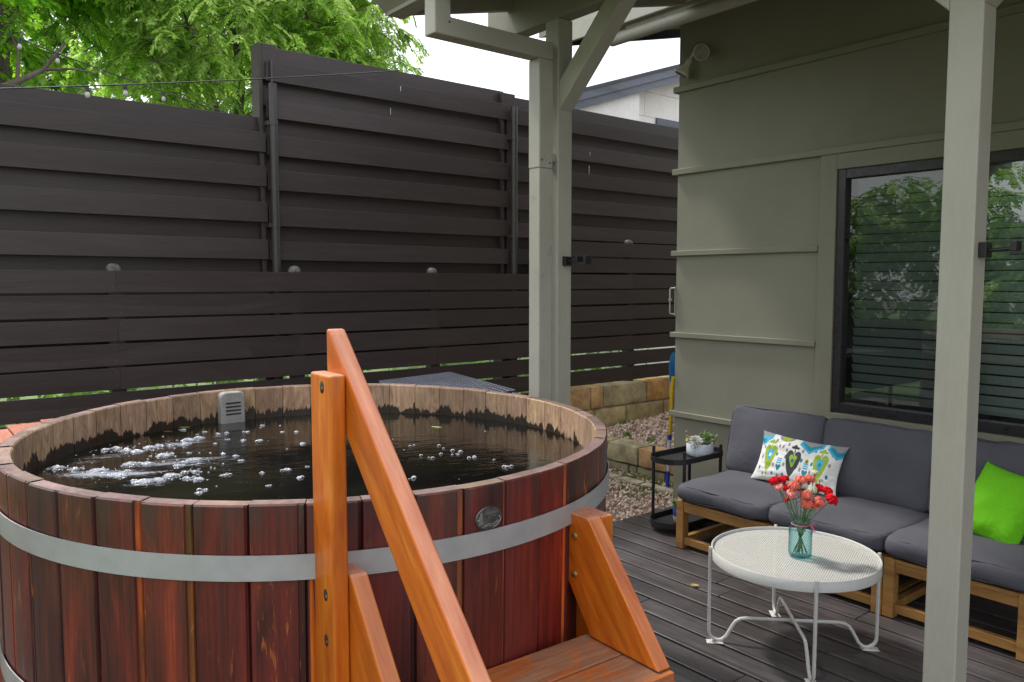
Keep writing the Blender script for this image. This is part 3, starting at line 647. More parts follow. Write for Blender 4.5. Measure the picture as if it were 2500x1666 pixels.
# hooks on the posts
def hook(x,y,z,label):
    h_=empty('wall_hook',(x,y,z),label=label,cat='hook',group='black square hooks on the porch posts')
    m=MB(); m.box(x-.022,x+.022,y-.022,y,z-.022,z+.022); m.build('mounting_block',M['black'],h_,bevel=.002)
    m=MB(); m.tube([(x,y-.021,z-.002),(x,y-.085,z+.002)],.006,8); m.build('stem',M['black'],h_)
    m=MB(); m.box(x-.020,x+.020,y-.150,y-.080,z-.016,z-.006); m.box(x-.020,x+.020,y-.098,y-.080,z-.0055,z+.022); m.box(x-.020,x+.020,y-.150,y-.138,z-.0055,z+.022)
    m.build('cradle',M['black'],h_,bevel=.0015)
hook(2.508,2.7215,1.745,'black square hook on the post behind the tub')
hook(2.508,.9395,1.742,'black square hook on the large near post')

# ------------------------------------------------------------------ fences
def fence_board(m,x0,x1,y0,y1,z0,z1,sag=0.0,warp=.003):
    n=max(2,int((x1-x0)/.25)); t=rng.uniform(.88,1.14); tint=(t,t,t,rng.random()); ph=rng.uniform(0,20); tilt=rng.uniform(-.003,.003)
    vs=[]
    for i in range(n+1):
        x=x0+(x1-x0)*i/n; d=mnoise.noise(Vector((x*.9,ph,0)))*warp; e=mnoise.noise(Vector((x*.7,ph+9,3)))*.003+sag*math.sin(math.pi*i/n)
        vs += [(x,y0+d+tilt,z0+e),(x,y0+d-tilt,z1+e),(x,y1+d-tilt,z1+e),(x,y1+d+tilt,z0+e)]
    fs=[(0,3,2,1),(4*n,4*n+1,4*n+2,4*n+3)]
    for i in range(n):
        a_=4*i; b_=4*i+4
        fs += [(a_,a_+1,b_+1,b_),(a_+1,a_+2,b_+2,b_+1),(a_+2,a_+3,b_+3,b_+2),(a_+3,a_,b_,b_+3)]
    m.add(vs,[f[::-1] for f in fs],tint)
tf=empty('tall_fence',(3,5.75,0),label='tall dark brown board-on-board fence stepping up behind the low fence',cat='fence')
def shadowbox(x0,x1,fronts,top,bottom):
    m=MB(); fr=sorted(fronts,reverse=True); prev=top
    fence_board(m,x0,x1,5.772,5.790,fr[0][1]-.03,top)
    for i,(z1,z0) in enumerate([(b,a) for a,b in fr]):
        fence_board(m,x0,x1,5.700,5.718,z0,z1)
        nz=fr[i+1][1] if i+1<len(fr) else bottom
        fence_board(m,x0,x1,5.772,5.790,nz-.035,z0+.035)
    return m
mid=[(3.118,3.256),(2.851,2.985),(2.58,2.730),(2.327,2.474),(2.062,2.209),(1.811,1.950),(1.55,1.69),(1.29,1.43)]
left=[(2.598,2.739),(2.349,2.496),(2.087,2.235),(1.814,1.961),(1.55,1.69),(1.29,1.43)]
right=[(3.093,3.228),(2.838,2.981),(2.577,2.717),(2.32,2.456),(2.06,2.195),(1.811,1.95),(1.55,1.69),(1.29,1.43)]
shadowbox(-.50,2.262,left,2.857,1.10).build('board_panel',M['fence'],tf,bevel=.002)
shadowbox(2.275,4.535,mid,3.385,1.10).build('board_panel',M['fence'],tf,bevel=.002)
shadowbox(4.60,9.5,right,3.352,1.10).build('board_panel',M['fence'],tf,bevel=.002)
for x0_,x1_,zt in ((2.225,2.362,3.388),(4.475,4.63,3.362),(-.57,-.44,2.87),(7.4,7.53,3.35)):
    m=MB(); m.box(x0_,x0_+.03,5.7195,5.86,0,zt); m.box(x0_+.0305,x1_,5.793,5.86,0,zt-.003); m.box(x0_+.0305,x1_,5.7195,5.7705,zt-.25,zt-.001); m.build('fence_post',M['fence'],tf,bevel=.003)
for x,zt in ((2.305,3.09),(4.572,3.235)):
    m=MB(); y=5.66; r=.031
    m.tube([(x,y,0),(x,y,zt)],r,20)
    for zb in (zt-.30,2.05): m.tube([(x,y,zb),(x,y,zb+.03)],r+.004,20); m.box(x-r-.02,x-r,y-.005,y+.06,zb,zb+.03)
    m.build('steel_pole',M['fence_metal'],tf)
m=MB(); m.box(4.537,4.598,5.721,5.7915,0,3.35); m.build('fence_post',M['fence'],tf)
m=MB(); m.box(2.300,2.314,5.675,5.697,3.09,3.27); m.build('hook_strip',M['fence_metal'],tf)

def low_fence(x0,x1,top,nb,label,joints,posts):
    f=empty('low_fence',((x0+x1)/2,5.5,0),label=label,cat='fence')
    m=MB(); 
    for i in range(nb):
        z1=top-i*.156-(0 if i==0 else rng.uniform(-.002,.002)); js=[x0]+[j+rng.uniform(-.004,.004) for k,j in enumerate(joints) if (k+i)%2==0]+[x1]
        for a_,b_ in zip(js[:-1],js[1:]): fence_board(m,a_+.0003,b_-.0003,5.500,5.519,z1-.1395,z1,0,.003)
    for x in posts:
        for i in range(nb):
            for zz in (.03,.11):
                for dx in (-.018,.018):
                    if rng.random()<.5: m.lathe([(0,.0018),(.0035,.001),(.004,0)],c=(x+dx,5.4985,top-i*.156-zz),n=6,M=frame_to((0,-1,0)),mi=1)
    m.build('board_panel',[M['fence'],M['cap']],f,bevel=.0035)
    for x in posts:
        m=MB(); m.box(x-.045,x+.045,5.521,5.60,top-nb*.156-.2 if top>1.9 else 0,top-.005); m.build('fence_post',M['fence'],f)
        m=MB(); m.lathe([(.045,-.012),(.047,0),(.045,.016),(.035,.032),(.018,.042),(0,.044)],c=(x,5.572,top+.004),n=20); m.build('post_cap',M['cap'],f)
    return f
low_fence(-.55,4.86,1.720,11,'low dark brown slatted fence of horizontal boards behind the hot tub',[1.178,2.404,3.611,0.1],[-.45,-.03,1.178,2.404,3.611,4.80])
low_fence(4.864,9.2,2.032,9,'higher slatted fence section standing on the stone wall near the house',[6.004,7.3],[4.93,6.004,7.3,8.6])

for (x,y,za,zb) in ((3.405,5.697,3.205,3.245),(3.345,5.7605,3.018,3.075),(5.57,5.697,2.90,2.935),(5.56,5.697,2.715,2.80)):
    m=MB(); m.add([(x-.0035,y,zb),(x+.0035,y,zb),(x+.002,y,za),(x-.002,y,za)],[(0,1,2,3)]); m.build('dried_streak',M['white_metal'],tf)

# ------------------------------------------------------------------ neighbour house
nb=empty('neighbour_house',(10,9,0),label='white block house with blue grey sloping roof edge beyond the fence',cat='house')
s2=.327; z0=4.30
def nz(x): return z0+s2*(x-8.5)
m=MB(); zz=0.0; k=0
while zz<6.4:
    x=9.655; off=.4 if k%2 else .0; xa=x
    while xa<15:
        xb=min(15,xa+(.8 if not(xa==x and off) else off)); t=rng.uniform(.94,1.04)
        a_,b_=nz(xa+.003)+.05,nz(xb-.003)+.05; lo,hi=zz+.003,zz+.397
        if b_>lo:
            poly=[(xa+.003,lo),(xb-.003,lo),(xb-.003,min(hi,b_))]+([(xa+.003,min(hi,a_))] if a_>lo else [])
            m.prism(poly,1,9.0,9.2,(t,t*.995,t*.98,0))
        xa=xb
    zz+=.40; k+=1
m.prism([(9.67,0),(15,0),(15,nz(15)+.04),(9.67,nz(9.67)+.04)],1,9.012,9.19,(.62,.61,.58,0)); m.box(9.655,9.8,9.201,16,0,nz(9.655)+.03,(.85,.83,.76,0)); m.build('wall',M['white_block'],nb)  # receding side wall tinted darker, its weaker light put into the colour
m=MB(); m.prism([(7.6,nz(7.6)),(15.5,nz(15.5)),(15.5,nz(15.5)+.20),(7.7,nz(7.7)+.20)],1,8.65,8.70); m.prism([(7.60,nz(7.6)+.12),(15.5,nz(15.5)+.12),(15.5,nz(15.5)+.24),(7.68,nz(7.68)+.24)],1,8.62,8.649)
m.build('fascia',M['blue_fascia'],nb)
m=MB(); m.prism([(7.55,nz(7.55)+.241),(15.5,nz(15.5)+.241),(15.5,nz(15.5)+.29),(7.55,nz(7.55)+.29)],1,8.60,17); m.build('roof',M['roofing'],nb)
m=MB(); m.prism([(8.3,nz(8.3)-.02),(9.65,nz(8.3)-.02),(9.65,nz(9.65)+.02),(8.3,nz(8.3)+.02)],1,8.75,16); m.build('soffit',M['white_block'],nb)
m=MB(); m.box(10.33,12.2,8.96,9.01,3.1,4.40); m.build('window',M['blue_fascia'],nb)

# ------------------------------------------------------------------ trees
def leaflet(m,p,d,wv,l,wd,tint):
    q=p+d*l; md=p+d*(l*.45); m.add([p,md+wv*wd,q,md-wv*wd],[(0,1,2,3)],tint,0,False)
def compound(m,p,d,n,ll,lw,cols,step):
    d=d.normalized(); side=d.cross(Vector((0,0,1)));
    if side.length<.1: side=Vector((1,0,0))
    side.normalize(); c=rng.choice(cols); t=rng.uniform(.75,1.25)
    q=Vector(p)
    for i in range(n):
        d=(d+Vector((0,0,-.10))).normalized(); q=q+d*step
        for s in (-1,1):
            ld=(side*s*.8+d*.55+Vector((rng.uniform(-.2,.2),rng.uniform(-.2,.2),rng.uniform(-.45,.05)))).normalized()
            wv=ld.cross(Vector((rng.uniform(-.6,.6),rng.uniform(-.6,.6),1))).normalized(); u_=t*rng.uniform(.85,1.15)
            leaflet(m,q,ld,wv,ll*rng.uniform(.75,1.15),lw,(c[0]*u_,c[1]*u_,c[2]*u_,0))
    leaflet(m,q,d,side,ll,lw,(c[0]*t,c[1]*t,c[2]*t,0))
def tree(name,label,base,lobes,nclump,cols,ll=.10,lw=.018,step=.035,nl=6,sprays=7,trunk_r=.16,hole=.0,limbs=True,vis=None,group=None):
    t=empty(name,base,label=label,cat='tree',group=group)
    tr=MB(); top=Vector(lobes[0][0]); b=Vector(base)
    fork=b+(top-b)*.55+Vector((.1,.05,0)); tr.tube([b-Vector((0,0,.1)),b+(fork-b)*.5+Vector((.06,-.04,0)),fork],[trunk_r,trunk_r*.8,trunk_r*.62],10)
    cr=MB()
    for (c,r) in lobes:
        c=Vector(c); mid_=(fork+c)/2+Vector((rng.uniform(-.3,.3),rng.uniform(-.2,.2),.25))
        tr.tube([fork,mid_,c],[trunk_r*.5,trunk_r*.3,trunk_r*.16],8)
        for _ in range(9):
            e=c+Vector((rng.uniform(-1,1)*r[0],rng.uniform(-1,1)*r[1],rng.uniform(-.9,.7)*r[2]))*.85
            m2=(c+e)/2+Vector((rng.uniform(-.2,.2),rng.uniform(-.2,.2),rng.uniform(0,.25))); tr.tube([c,m2,e],[trunk_r*.13,trunk_r*.07,trunk_r*.03],5,cap=False)
    vol=[r[0]*r[1]*r[2] for _,r in lobes]; tv=sum(vol)
    for (c,r),v_ in zip(lobes,vol):
        c=Vector(c)
        for _ in range(int(nclump*v_/tv)):
            while True:
                q=Vector((rng.uniform(-1,1),rng.uniform(-1,1),rng.uniform(-1,1)))
                if q.length<=1: break
            q=q*(.35+.65*q.length**.3)/max(q.length,.3) if q.length<.3 else q
            p=c+Vector((q.x*r[0],q.y*r[1],q.z*r[2]))
            if vis and not vis(p): continue
            if mnoise.noise(p*1.1+Vector((5,3,1)))<hole: continue
            if p.z<base[2]+.3: continue
            a=rng.uniform(0,6.28); d0=Vector((math.cos(a),math.sin(a),rng.uniform(-.6,.3)))
            tw=[p]; 
            for k in range(3): tw.append(tw[-1]+(d0+Vector((0,0,-.35*k))).normalized()*.14)
            tr.tube(tw,[.008,.006,.005,.003],4,cap=False)
            for s in range(sprays):
                k=rng.randint(0,3); dd=d0+Vector((rng.uniform(-1,1),rng.uniform(-1,1),rng.uniform(-1.1,.25)))
                compound(cr,tw[k],dd,nl,ll,lw,cols,step)
    tr.build('trunk',M['bark'],t); cr.build('crown',M['leaf'],t); return t
G1=[(.26,.41,.10),(.40,.56,.15),(.48,.65,.20),(.30,.47,.11),(.55,.70,.27)]
G2=[(.19,.42,.045),(.28,.52,.05),(.38,.58,.05),(.14,.33,.04)]
G3=[(.08,.19,.04),(.12,.25,.05),(.16,.30,.06)]
tree('leafy_tree','pale green feathery tree drooping over the middle of the tall fence',(3.4,10.2,-.1),
     [((3.3,9.4,5.0),(1.8,1.1,1.5)),((4.35,9.4,5.1),(1.25,1.0,1.35)),((2.5,8.6,4.7),(1.2,.9,1.0)),((4.95,9.6,4.3),(.6,.7,.75))],1250,G1,ll=.070,lw=.0135,step=.027,nl=8,sprays=8,hole=-.24,vis=lambda p:p.z<6.6)
tree('broadleaf_tree','bright green bushy tree with bare twigs at the upper left corner',(.6,9.4,-.1),
     [((.9,8.6,4.8),(1.3,1.0,1.2)),((0.0,8.4,5.0),(1.3,.9,1.2)),((1.8,9.0,5.3),(1.1,.9,.9))],620,G2,ll=.065,lw=.020,nl=6,step=.028,sprays=8,hole=-.10,vis=lambda p:p.z<6.6)
tree('backdrop_tree','darker green tree filling the gaps behind the drooping foliage',(3.0,15,-.1),
     [((2.6,14.5,6.2),(3.0,1.5,2.6)),((5.6,14.5,6.0),(2.6,1.5,2.1)),((.2,14.5,6.2),(2.2,1.5,2.2)),((7.2,14.8,5.2),(1.3,1.2,1.4))],800,[(.27,.43,.13),(.35,.52,.18),(.20,.35,.11)],ll=.16,lw=.032,nl=6,sprays=8,step=.06,hole=-.12,trunk_r=.25,vis=lambda p:p.z<9)
# garden beyond the fence
bc=[(.16,.33,.04),(.24,.42,.06),(.11,.24,.04)]
for i,x in enumerate((-.5,1.6,3.9,6.2,8.6)):
    t=empty('garden_shrub',(x,8.6,0),label=['leafy shrub seen through fence slats at the far left','leafy shrub seen through fence slats left of the handrail','leafy shrub seen through fence slats right of the handrail','leafy shrub seen through slats above the stone wall','leafy shrub beyond the fence behind the house corner'][i],cat='shrub',group='shrubs behind the fence')
    m=MB(); tk=MB(); tk.tube([(x,8.6,-.05),(x+.03,8.6,.5)],[.04,.02],6); tk.build('trunk',M['bark'],t)
    for _ in range(900):
        a=rng.uniform(0,6.28); r=rng.random()**.5; p=Vector((x+math.cos(a)*r*1.15,8.6+math.sin(a)*r*.5,rng.uniform(0,1.35)*(1.1-r*.3)))
        d=Vector((rng.uniform(-1,1),rng.uniform(-1,1),rng.uniform(-.3,1))).normalized(); c=rng.choice(bc); u_=rng.uniform(.7,1.3)
        leaflet(m,p,d,d.orthogonal().normalized(),.13,.035,(c[0]*u_,c[1]*u_,c[2]*u_,0))
    m.build('crown',M['leaf'],t)
# trees in the garden behind the photographer, mirrored in the window
for i,(x,y,s) in enumerate(((-8.0,5.4,.80),(-8.6,7.3,.74),(-7.8,9.3,.86),(-7.2,3.0,.9),(-6.0,-1.0,.85))):
    tree('garden_tree',['rounded green tree mirrored in the right window pane','green tree mirrored in the middle of the window behind the near post','green tree mirrored at the left end of the window','green side lawn tree beside the mirrored ones, nearest the deck','green tree at the near end of the side lawn'][i],(x,y,-.1),
      [((x,y,2.6*s),(1.6*s,1.7*s,1.9*s)),((x,y+1.3,4.2*s),(1.3*s,1.2*s,1.3*s)),((x,y-1.0,3.4*s),(1.2*s,1.2*s,1.2*s))],300,G2+G1,ll=.105,lw=.03,nl=5,sprays=7,step=.055,hole=-.25,trunk_r=.2,group='trees on the side lawn')
m=MB()
tag(None or m.__class__ and empty('bare_branch',(.87,8.0,3.28),label='bare grey forked branch reaching in above the fence at the far left',cat='branch')) 
br=bpy.data.objects['bare_branch']
m.tube([(.2,8,3.05),(.6,8,3.17),(.873,8,3.277),(1.0,8,3.354),(1.2,8,3.489),(1.37,7.95,3.74)],[.05,.042,.035,.028,.02,.01],8)
m.tube([(.873,8,3.277),(.95,7.9,3.30),(1.02,7.85,3.28)],[.02,.014,.006],6); m.tube([(1.0,8,3.354),(1.02,8,3.6),(.95,8.05,3.85)],[.018,.012,.006],6)
m.tube([(1.2,8,3.489),(1.42,7.95,3.52),(1.6,7.9,3.50)],[.015,.01,.005],6); m.build('limb',M['bark'],br)

# ------------------------------------------------------------------ string lights
def catenary(a,b,sag,n=16):
    a=Vector(a); b=Vector(b); return [a.lerp(b,i/n)-Vector((0,0,sag*4*(i/n)*(1-i/n))) for i in range(n+1)]
def lights(name,label,a,b,sag,ts,ext=None):
    o=empty(name,a,label=label,cat='string lights'); pts=catenary(a,b,sag); m=MB(); m.tube(pts,.0045,5)
    if ext:
        for e in ext: m.tube(e,.003,4)
    m.build('cable',M['cable'],o)
    for t in ts:
        i=t*16; k=int(i); p=pts[k].lerp(pts[min(k+1,16)],i-k)
        m=MB(); m.tube([p,p-Vector((0,0,.035))],.011,10); s=m.build('socket',M['black'],o)
        m=MB(); m.lathe([(.008,-.032),(.009,-.036),(.013,-.047),(.0145,-.056),(.012,-.066),(.006,-.072),(0,-.074)],c=p,n=16); m.build('bulb',M['bulb'],s)
    return o
lights('string_lights','dark festoon cable with clear bulbs hanging just above the left fence',(.45,5.33,2.71),(3.387,5.68,3.366),.015,(.20,.275))
lights('string_lights','second festoon cable sloping down behind the left fence towards the post',(.5,6.6,3.45),(2.2,6.2,2.94),.02,(.33,.20,.72))

# ------------------------------------------------------------------ hot tub
TC=(1.227,2.605); TIL=.0158; RO=1.0; TH=.045; RI=RO-TH; TOP=1.145
tub=empty('hot_tub',(TC[0],TC[1],.016),(TIL,0,0),label='large round red cedar hot tub bound by steel bands and full of dark water',cat='hot tub')
NS=48; T0=TOP-.016
m=MB()
PAL=[(.9,1.35,1.15),(.95,1.15,1.05),(.95,.80,.9),(.85,.75,.85),(1,1,1),(1,.95,.95),(.9,.85,.9),(1.15,1.15,1.0),(.85,.8,.85),(1.1,.9,.9),(1.15,1.0,.85),(1.2,.9,.8)]
special={}
inn=MB(); rim=MB()
for k in range(NS):
    a0=R(-88.4+7.5*k); a1=R(-88.4+7.5*(k+1)); rnd=rng.random(); pc=rng.choice(PAL); b=rng.uniform(.8,1.2)
    deg=(-88.4+7.5*k)%360
    if 196<deg<203: pc=(.55,1.2,1.6); b=.85          # grey weathered stave on the left
    elif 203<deg<210: pc=(1.2,1.6,1.3); b=1.1
    elif 219<deg<226: pc=(1.2,1.5,1.1); b=1.15
    tint=(pc[0]*b,pc[1]*b,pc[2]*b,rnd); ti=rng.uniform(.66,1.15); itint=(ti,ti*rng.uniform(.94,1),ti*rng.uniform(.88,1),rnd)
    dz=rng.uniform(-.002,.002); dr=rng.uniform(-.0025,.0025); lip=R(.22); flat=R(rng.choice([.55,.75,1.1]))
    n=5
    def P(r,a,z): return (r*math.cos(a),r*math.sin(a),z)
    # profile angles: groove at seam, narrow bead on the right side, then the face
    angs=[a0+lip*.25,a0+lip]+[a0+lip+(a1-flat-a0-lip)*i/n for i in range(1,n+1)]+[a1-flat+R(.12),a1-lip*.9,a1-lip*.2]
    rad=[RO-.008,RO-.001]+[RO+dr]*(n)+[RO-.004,RO-.002,RO-.008]
    zs=[0,.3,.6,.9,T0-.004]; vs=[]; 
    for z in zs: vs += [P(r_,a_,z+(dz if z>1 else 0)) for a_,r_ in zip(angs,rad)]
    w_=len(angs); vs+= [P(r_-.004,a_,T0+dz) for a_,r_ in zip(angs,rad)]
    fs=[(i*w_+j,i*w_+j+1,(i+1)*w_+j+1,(i+1)*w_+j) for i in range(len(zs)) for j in range(w_-1)]
    # the bead beside the seam is its own colour
    bead=(3.2,5.0,1.6,(rnd+.37)%1) if rng.random()<.40 else (tint[0]*.5,tint[1]*.45,tint[2]*.5,rnd)
    m.add(vs,[f for q,f in enumerate(fs) if q%(w_-1)<w_-3],tint); m.add(vs,[f for q,f in enumerate(fs) if q%(w_-1)>=w_-3],bead)
    # rim top
    rt=rng.uniform(.75,1.25); tt=(rt,rt*rng.uniform(.9,1.05),rt*rng.uniform(.85,1.1),rnd)
    ra=[a0+lip*.3+(a1-a0-lip*.6)*i/n for i in range(n+1)]
    vs=[P(RO-.0045+dr*.8,a_,T0+dz) for a_ in ra]+[P(RI+.004,a_,T0+dz) for a_ in ra]
    rim.add(vs,[(j,j+1,n+1+j+1,n+1+j)[::-1] for j in range(n)],tt)
    # inner face
    vs=[P(RI+.004,a_,T0+dz) for a_ in ra]+[P(RI+.0005,a_,T0+dz-.005) for a_ in ra]+[P(RI,a_,.6) for a_ in ra]
    vs+=[P(RI+.012,ra[0]-.0015,T0+dz-.001),P(RI+.012,ra[0]-.0015,.6),P(RI+.012,ra[-1]+.0015,T0+dz-.001),P(RI+.012,ra[-1]+.0015,.6)]
    q=n+1
    inn.add(vs,[(r_*q+j,r_*q+j+1,(r_+1)*q+j+1,(r_+1)*q+j)[::-1] for r_ in range(2) for j in range(n)]+[(0,3*q,3*q+1,2*q)[::-1],(q-1,3*q+2,3*q+3,3*q-1)],itint)
m.build('stave_wall',M['stave'],tub,local=True); rim.build('rim',M['rim_top'],tub,local=True); inn.build('inner_wall',M['inner'],tub,local=True)
# band behind everything so seams read dark
m=MB(); m.lathe([(RO-.012,0.0),(RO-.012,T0-.006),(RI+.014,T0-.006),(RI+.014,.6)],n=96); m.build('seam_backing',M['shadow_gap'],tub,local=True)
def hoop(z0,z1):
    m=MB(); r0,r1=RO+.0032,RO+.0065
    for pr in ([(r1,z0),(r1,z1)],[(r1,z1),(r0,z1)],[(r0,z0),(r1,z0)]): m.lathe(pr,n=144)
    return m.build('hoop',M['steel_band'],tub,local=True)
hoop(.950,1.011); hoop(.520,.581)
# badge
ba=R(-91.8); 
bd=MB(); BW,BH=.0415,.031; bz=T0+.016-.086-.016
def BP(u,v,d): 
    a=ba+u/RO; return ((RO+d)*math.cos(a),(RO+d)*math.sin(a),bz+v)
N_=40; ring=[(math.cos(2*math.pi*i/N_),math.sin(2*math.pi*i/N_)) for i in range(N_)]
vs=[BP(c*BW,s*BH,.002) for c,s in ring]+[BP(c*BW,s*BH,.006) for c,s in ring]+[BP(c*BW*.95,s*BH*.94,.0075) for c,s in ring]+[BP(c*BW*.91,s*BH*.89,.006) for c,s in ring]+[BP(0,0,.006)]
fs=[(r_*N_+j,r_*N_+(j+1)%N_,(r_+1)*N_+(j+1)%N_,(r_+1)*N_+j) for r_ in range(3) for j in range(N_)]+[(3*N_+j,3*N_+(j+1)%N_,4*N_) for j in range(N_)]
bd.add(vs,fs); badge=bd.build('badge',M['badge'],tub,local=True)
em=MB()
def stroke(pts,w=.0007): em.tube([BP(u,v,.0068) for u,v in pts],w,5)
for i in range(9):
    y=-.013+i*.0034; w_=.0075*(1-i/10.5)+.001; stroke([(-.024-w_,y-.001),(-.024,y+.001),(-.024+w_,y-.001)],.0006)
stroke([(-.024,-.016),(-.024,.019)])
stroke([(-.016,-.0185),(0,-.0150),(.016,-.017),(.028,-.011)]); stroke([(-.020,-.0215),(0,-.0195),(.018,-.0215)])
stroke([(-.031,-.004),(-.030,.006)]); em.build('emblem',M['badge_raised'],badge,local=True)
def badge_text(s,u,v,size):
    cu=bpy.data.curves.new('t','FONT'); cu.body=s; cu.size=size; cu.align_x='CENTER'; cu.resolution_u=2; cu.extrude=.00001
    to=bpy.data.objects.new('t',cu); col.objects.link(to); dg=bpy.context.evaluated_depsgraph_get(); me=bpy.data.meshes.new_from_object(to.evaluated_get(dg))
    bpy.data.objects.remove(to); mm=MB(); mm.add([BP(u+p.co.x,v+p.co.y,.0072) for p in me.vertices],[tuple(p.vertices) for p in me.polygons])
    mm.build('lettering',M['badge_raised'],badge,local=True)
badge_text('Northern',.009,.0105,.0105); badge_text('Lights',.008,.0015,.0105); badge_text('Cedar Tubs',.011,-.0065,.0065); badge_text('www.northernlights',.004,-.0212,.0035)
for u in (-.0335,.0335):
    em=MB(); em.lathe([(0,.0095),(.0016,.009),(.002,.007)],c=(0,0,0),n=8,M=Matrix.Translation(BP(u,-.001,-.0008))@frame_to((math.cos(ba),math.sin(ba),0)))
    em.build('badge_nail',M['badge_raised'],badge,local=True)
# water (level) and foam
WZ=1.02-.016
cosT,sinT=math.cos(-TIL),math.sin(-TIL)
def WP(x,y,dz=0.0):   # world xy on the water plane -> tub local
    v=WM[tub.name]@Vector((x,y,1.02+dz)); return v
m=MB(); n=96; vs=[WP(TC[0]+RI*1.004*math.cos(2*math.pi*i/n),TC[1]+RI*1.004*math.sin(2*math.pi*i/n)) for i in range(n)]
m.add(vs,[tuple(range(n))]); m.build('water',M['water'],tub,local=True)
# thin film of foam over the left half
film=MB(); gx,gy=46,34
def filmd(x,y):
    d=0
    for (cx_,cy_,rx,ry,an,s) in ((.56,2.80,.24,.075,-.55,1.0),(.80,2.82,.26,.10,-.2,.75),(.62,3.10,.22,.09,.3,.55),(.88,3.16,.22,.07,.25,.6),(.62,2.60,.16,.08,-.3,.45),(.95,3.0,.3,.1,.1,.35)):
        dx,dy=x-cx_,y-cy_; u_=dx*math.cos(an)+dy*math.sin(an); v_=-dx*math.sin(an)+dy*math.cos(an)
        d=max(d,s*max(0,1-(u_/rx)**2-(v_/ry)**2))
    return d
for i in range(gx):
    for j in range(gy):
        xa=.32+i*.02; ya=2.40+j*.028; c=(xa+.01,ya+.014)
        if math.hypot(c[0]-TC[0],c[1]-TC[1])>RI-.03: continue
        d=filmd(*c)
        if d<=.02: continue
        film.add([WP(xa,ya,.0012),WP(xa+.02,ya,.0012),WP(xa+.02,ya+.028,.0012),WP(xa,ya+.028,.0012)],[(0,1,2,3)],(d,d,d,0))
film.build('foam_film',M['film'],tub,local=True)['kind']='stuff'
def ico(m,c,r,flat=1.0,mi=0):
    m.add([Vector((p.x*r,p.y*r,p.z*r*flat))+Vector(c) for p in ICO2_V],ICO2_F,(1,1,1,0),mi,True)
# finer sphere
ICO2_V=list(ICO_V); ICO2_F=[]; cache={}
def midp(i,j):
    k=(min(i,j),max(i,j))
    if k not in cache: ICO2_V.append(((ICO2_V[i]+ICO2_V[j])/2).normalized()); cache[k]=len(ICO2_V)-1
    return cache[k]
for a_,b_,c_ in ICO_F:
    ab,bc_,ca_=midp(a_,b_),midp(b_,c_),midp(c_,a_); ICO2_F += [(a_,ab,ca_),(ab,b_,bc_),(ca_,bc_,c_),(ab,bc_,ca_)]
A=[(0.44,3.014,.016),(0.482,2.948,.013),(0.539,2.879,.023),(0.579,2.776,.023),(0.65,2.912,.017),(0.694,2.877,.014),(0.77,3.161,.017),(0.688,3.156,.016),(0.671,3.23,.011),(0.63,3.223,.01),(0.93,3.216,.016),(0.893,3.136,.016),(0.974,3.237,.014),(0.778,2.988,.017),(0.845,3.153,.008),(0.621,2.626,.02),(0.668,2.616,.014),(0.711,2.655,.017),(0.739,2.588,.011),(0.766,2.552,.011),(0.806,3.174,.011),(0.716,3.115,.014),(0.839,2.847,.014),(0.767,2.784,.011),(0.76,2.678,.008)]
B=[(1.505,2.4),(1.505,2.353),(1.638,2.449),(1.573,2.364),(1.651,2.359),(1.667,2.365),(1.61,2.334),(1.627,2.256),(1.64,2.063),(1.307,2.136),(1.634,2.392),(1.654,2.509),(1.666,2.179),(1.56,2.564)]
C2=[(0.98,3.456),(1.038,3.349),(1.067,3.267),(1.099,3.27),(1.172,3.241),(1.279,3.341),(1.338,3.108),(1.289,3.147),(1.256,2.86),(1.099,3.075),(1.151,3.033),(1.06,3.133),(0.952,2.874),(0.976,2.81),(0.97,2.729),(0.955,2.506),(1.04,2.501),(1.109,2.496),(1.021,2.364),(0.909,2.336),(0.741,2.408),(0.715,2.383),(0.851,2.553),(0.789,2.657),(0.864,2.967),(0.993,3.081),(0.803,2.822),(0.856,2.842)]
fm=MB(); bb=MB()
def clump(x,y,r,k,el=None):
    ang=-.68+rng.uniform(-.25,.35); el=el or rng.uniform(.9,1.5)
    for _ in range(k):
        a_=rng.uniform(0,6.28); q_=rng.random()**.5; q=q_*math.cos(a_)*r*el; s=q_*math.sin(a_)*r*(1+.35*math.sin(3*a_+x*90))
        px=x+q*math.cos(ang)-s*math.sin(ang); py=y+q*math.sin(ang)+s*math.cos(ang)
        if math.hypot(px-TC[0],py-TC[1])>RI-.015: continue
        ico(fm,WP(px,py,.0),rng.choice([.0018,.0024,.003,.0042]),.9)
def raft(x,y,r):
    nn_=14; ph_=rng.uniform(0,6.3); ang=-.68+rng.uniform(-.3,.3); el=rng.uniform(1.0,1.7); vs=[]
    for k,(q,hh) in enumerate(((1.0,.0),(.93,.0028),(.7,.0055),(.35,.0075))):
        for i in range(nn_):
            a_=2*math.pi*i/nn_; w_=r*(1+.22*math.sin(3*a_+ph_)+.16*math.sin(5*a_+ph_*2)+.1*math.sin(8*a_))*q; u_,v_=w_*math.cos(a_)*el,w_*math.sin(a_)
            vs.append(WP(x+u_*math.cos(ang)-v_*math.sin(ang),y+u_*math.sin(ang)+v_*math.cos(ang),hh*rng.uniform(.7,1.3)*min(1,r/.012)))
    fm.add(vs,[(k*nn_+i,k*nn_+(i+1)%nn_,(k+1)*nn_+(i+1)%nn_,(k+1)*nn_+i) for k in range(3) for i in range(nn_)]+[tuple(3*nn_+i for i in range(nn_))],(1,1,1,0),0,True)
for x,y,r in A:
    raft(x,y,r*1.0); clump(x,y,r*1.5,14)
    for _ in range(2): raft(x+rng.gauss(0,r*1.8),y+rng.gauss(0,r*1.3),r*rng.uniform(.25,.6))
for x,y in C2: raft(x,y,rng.uniform(.003,.009))
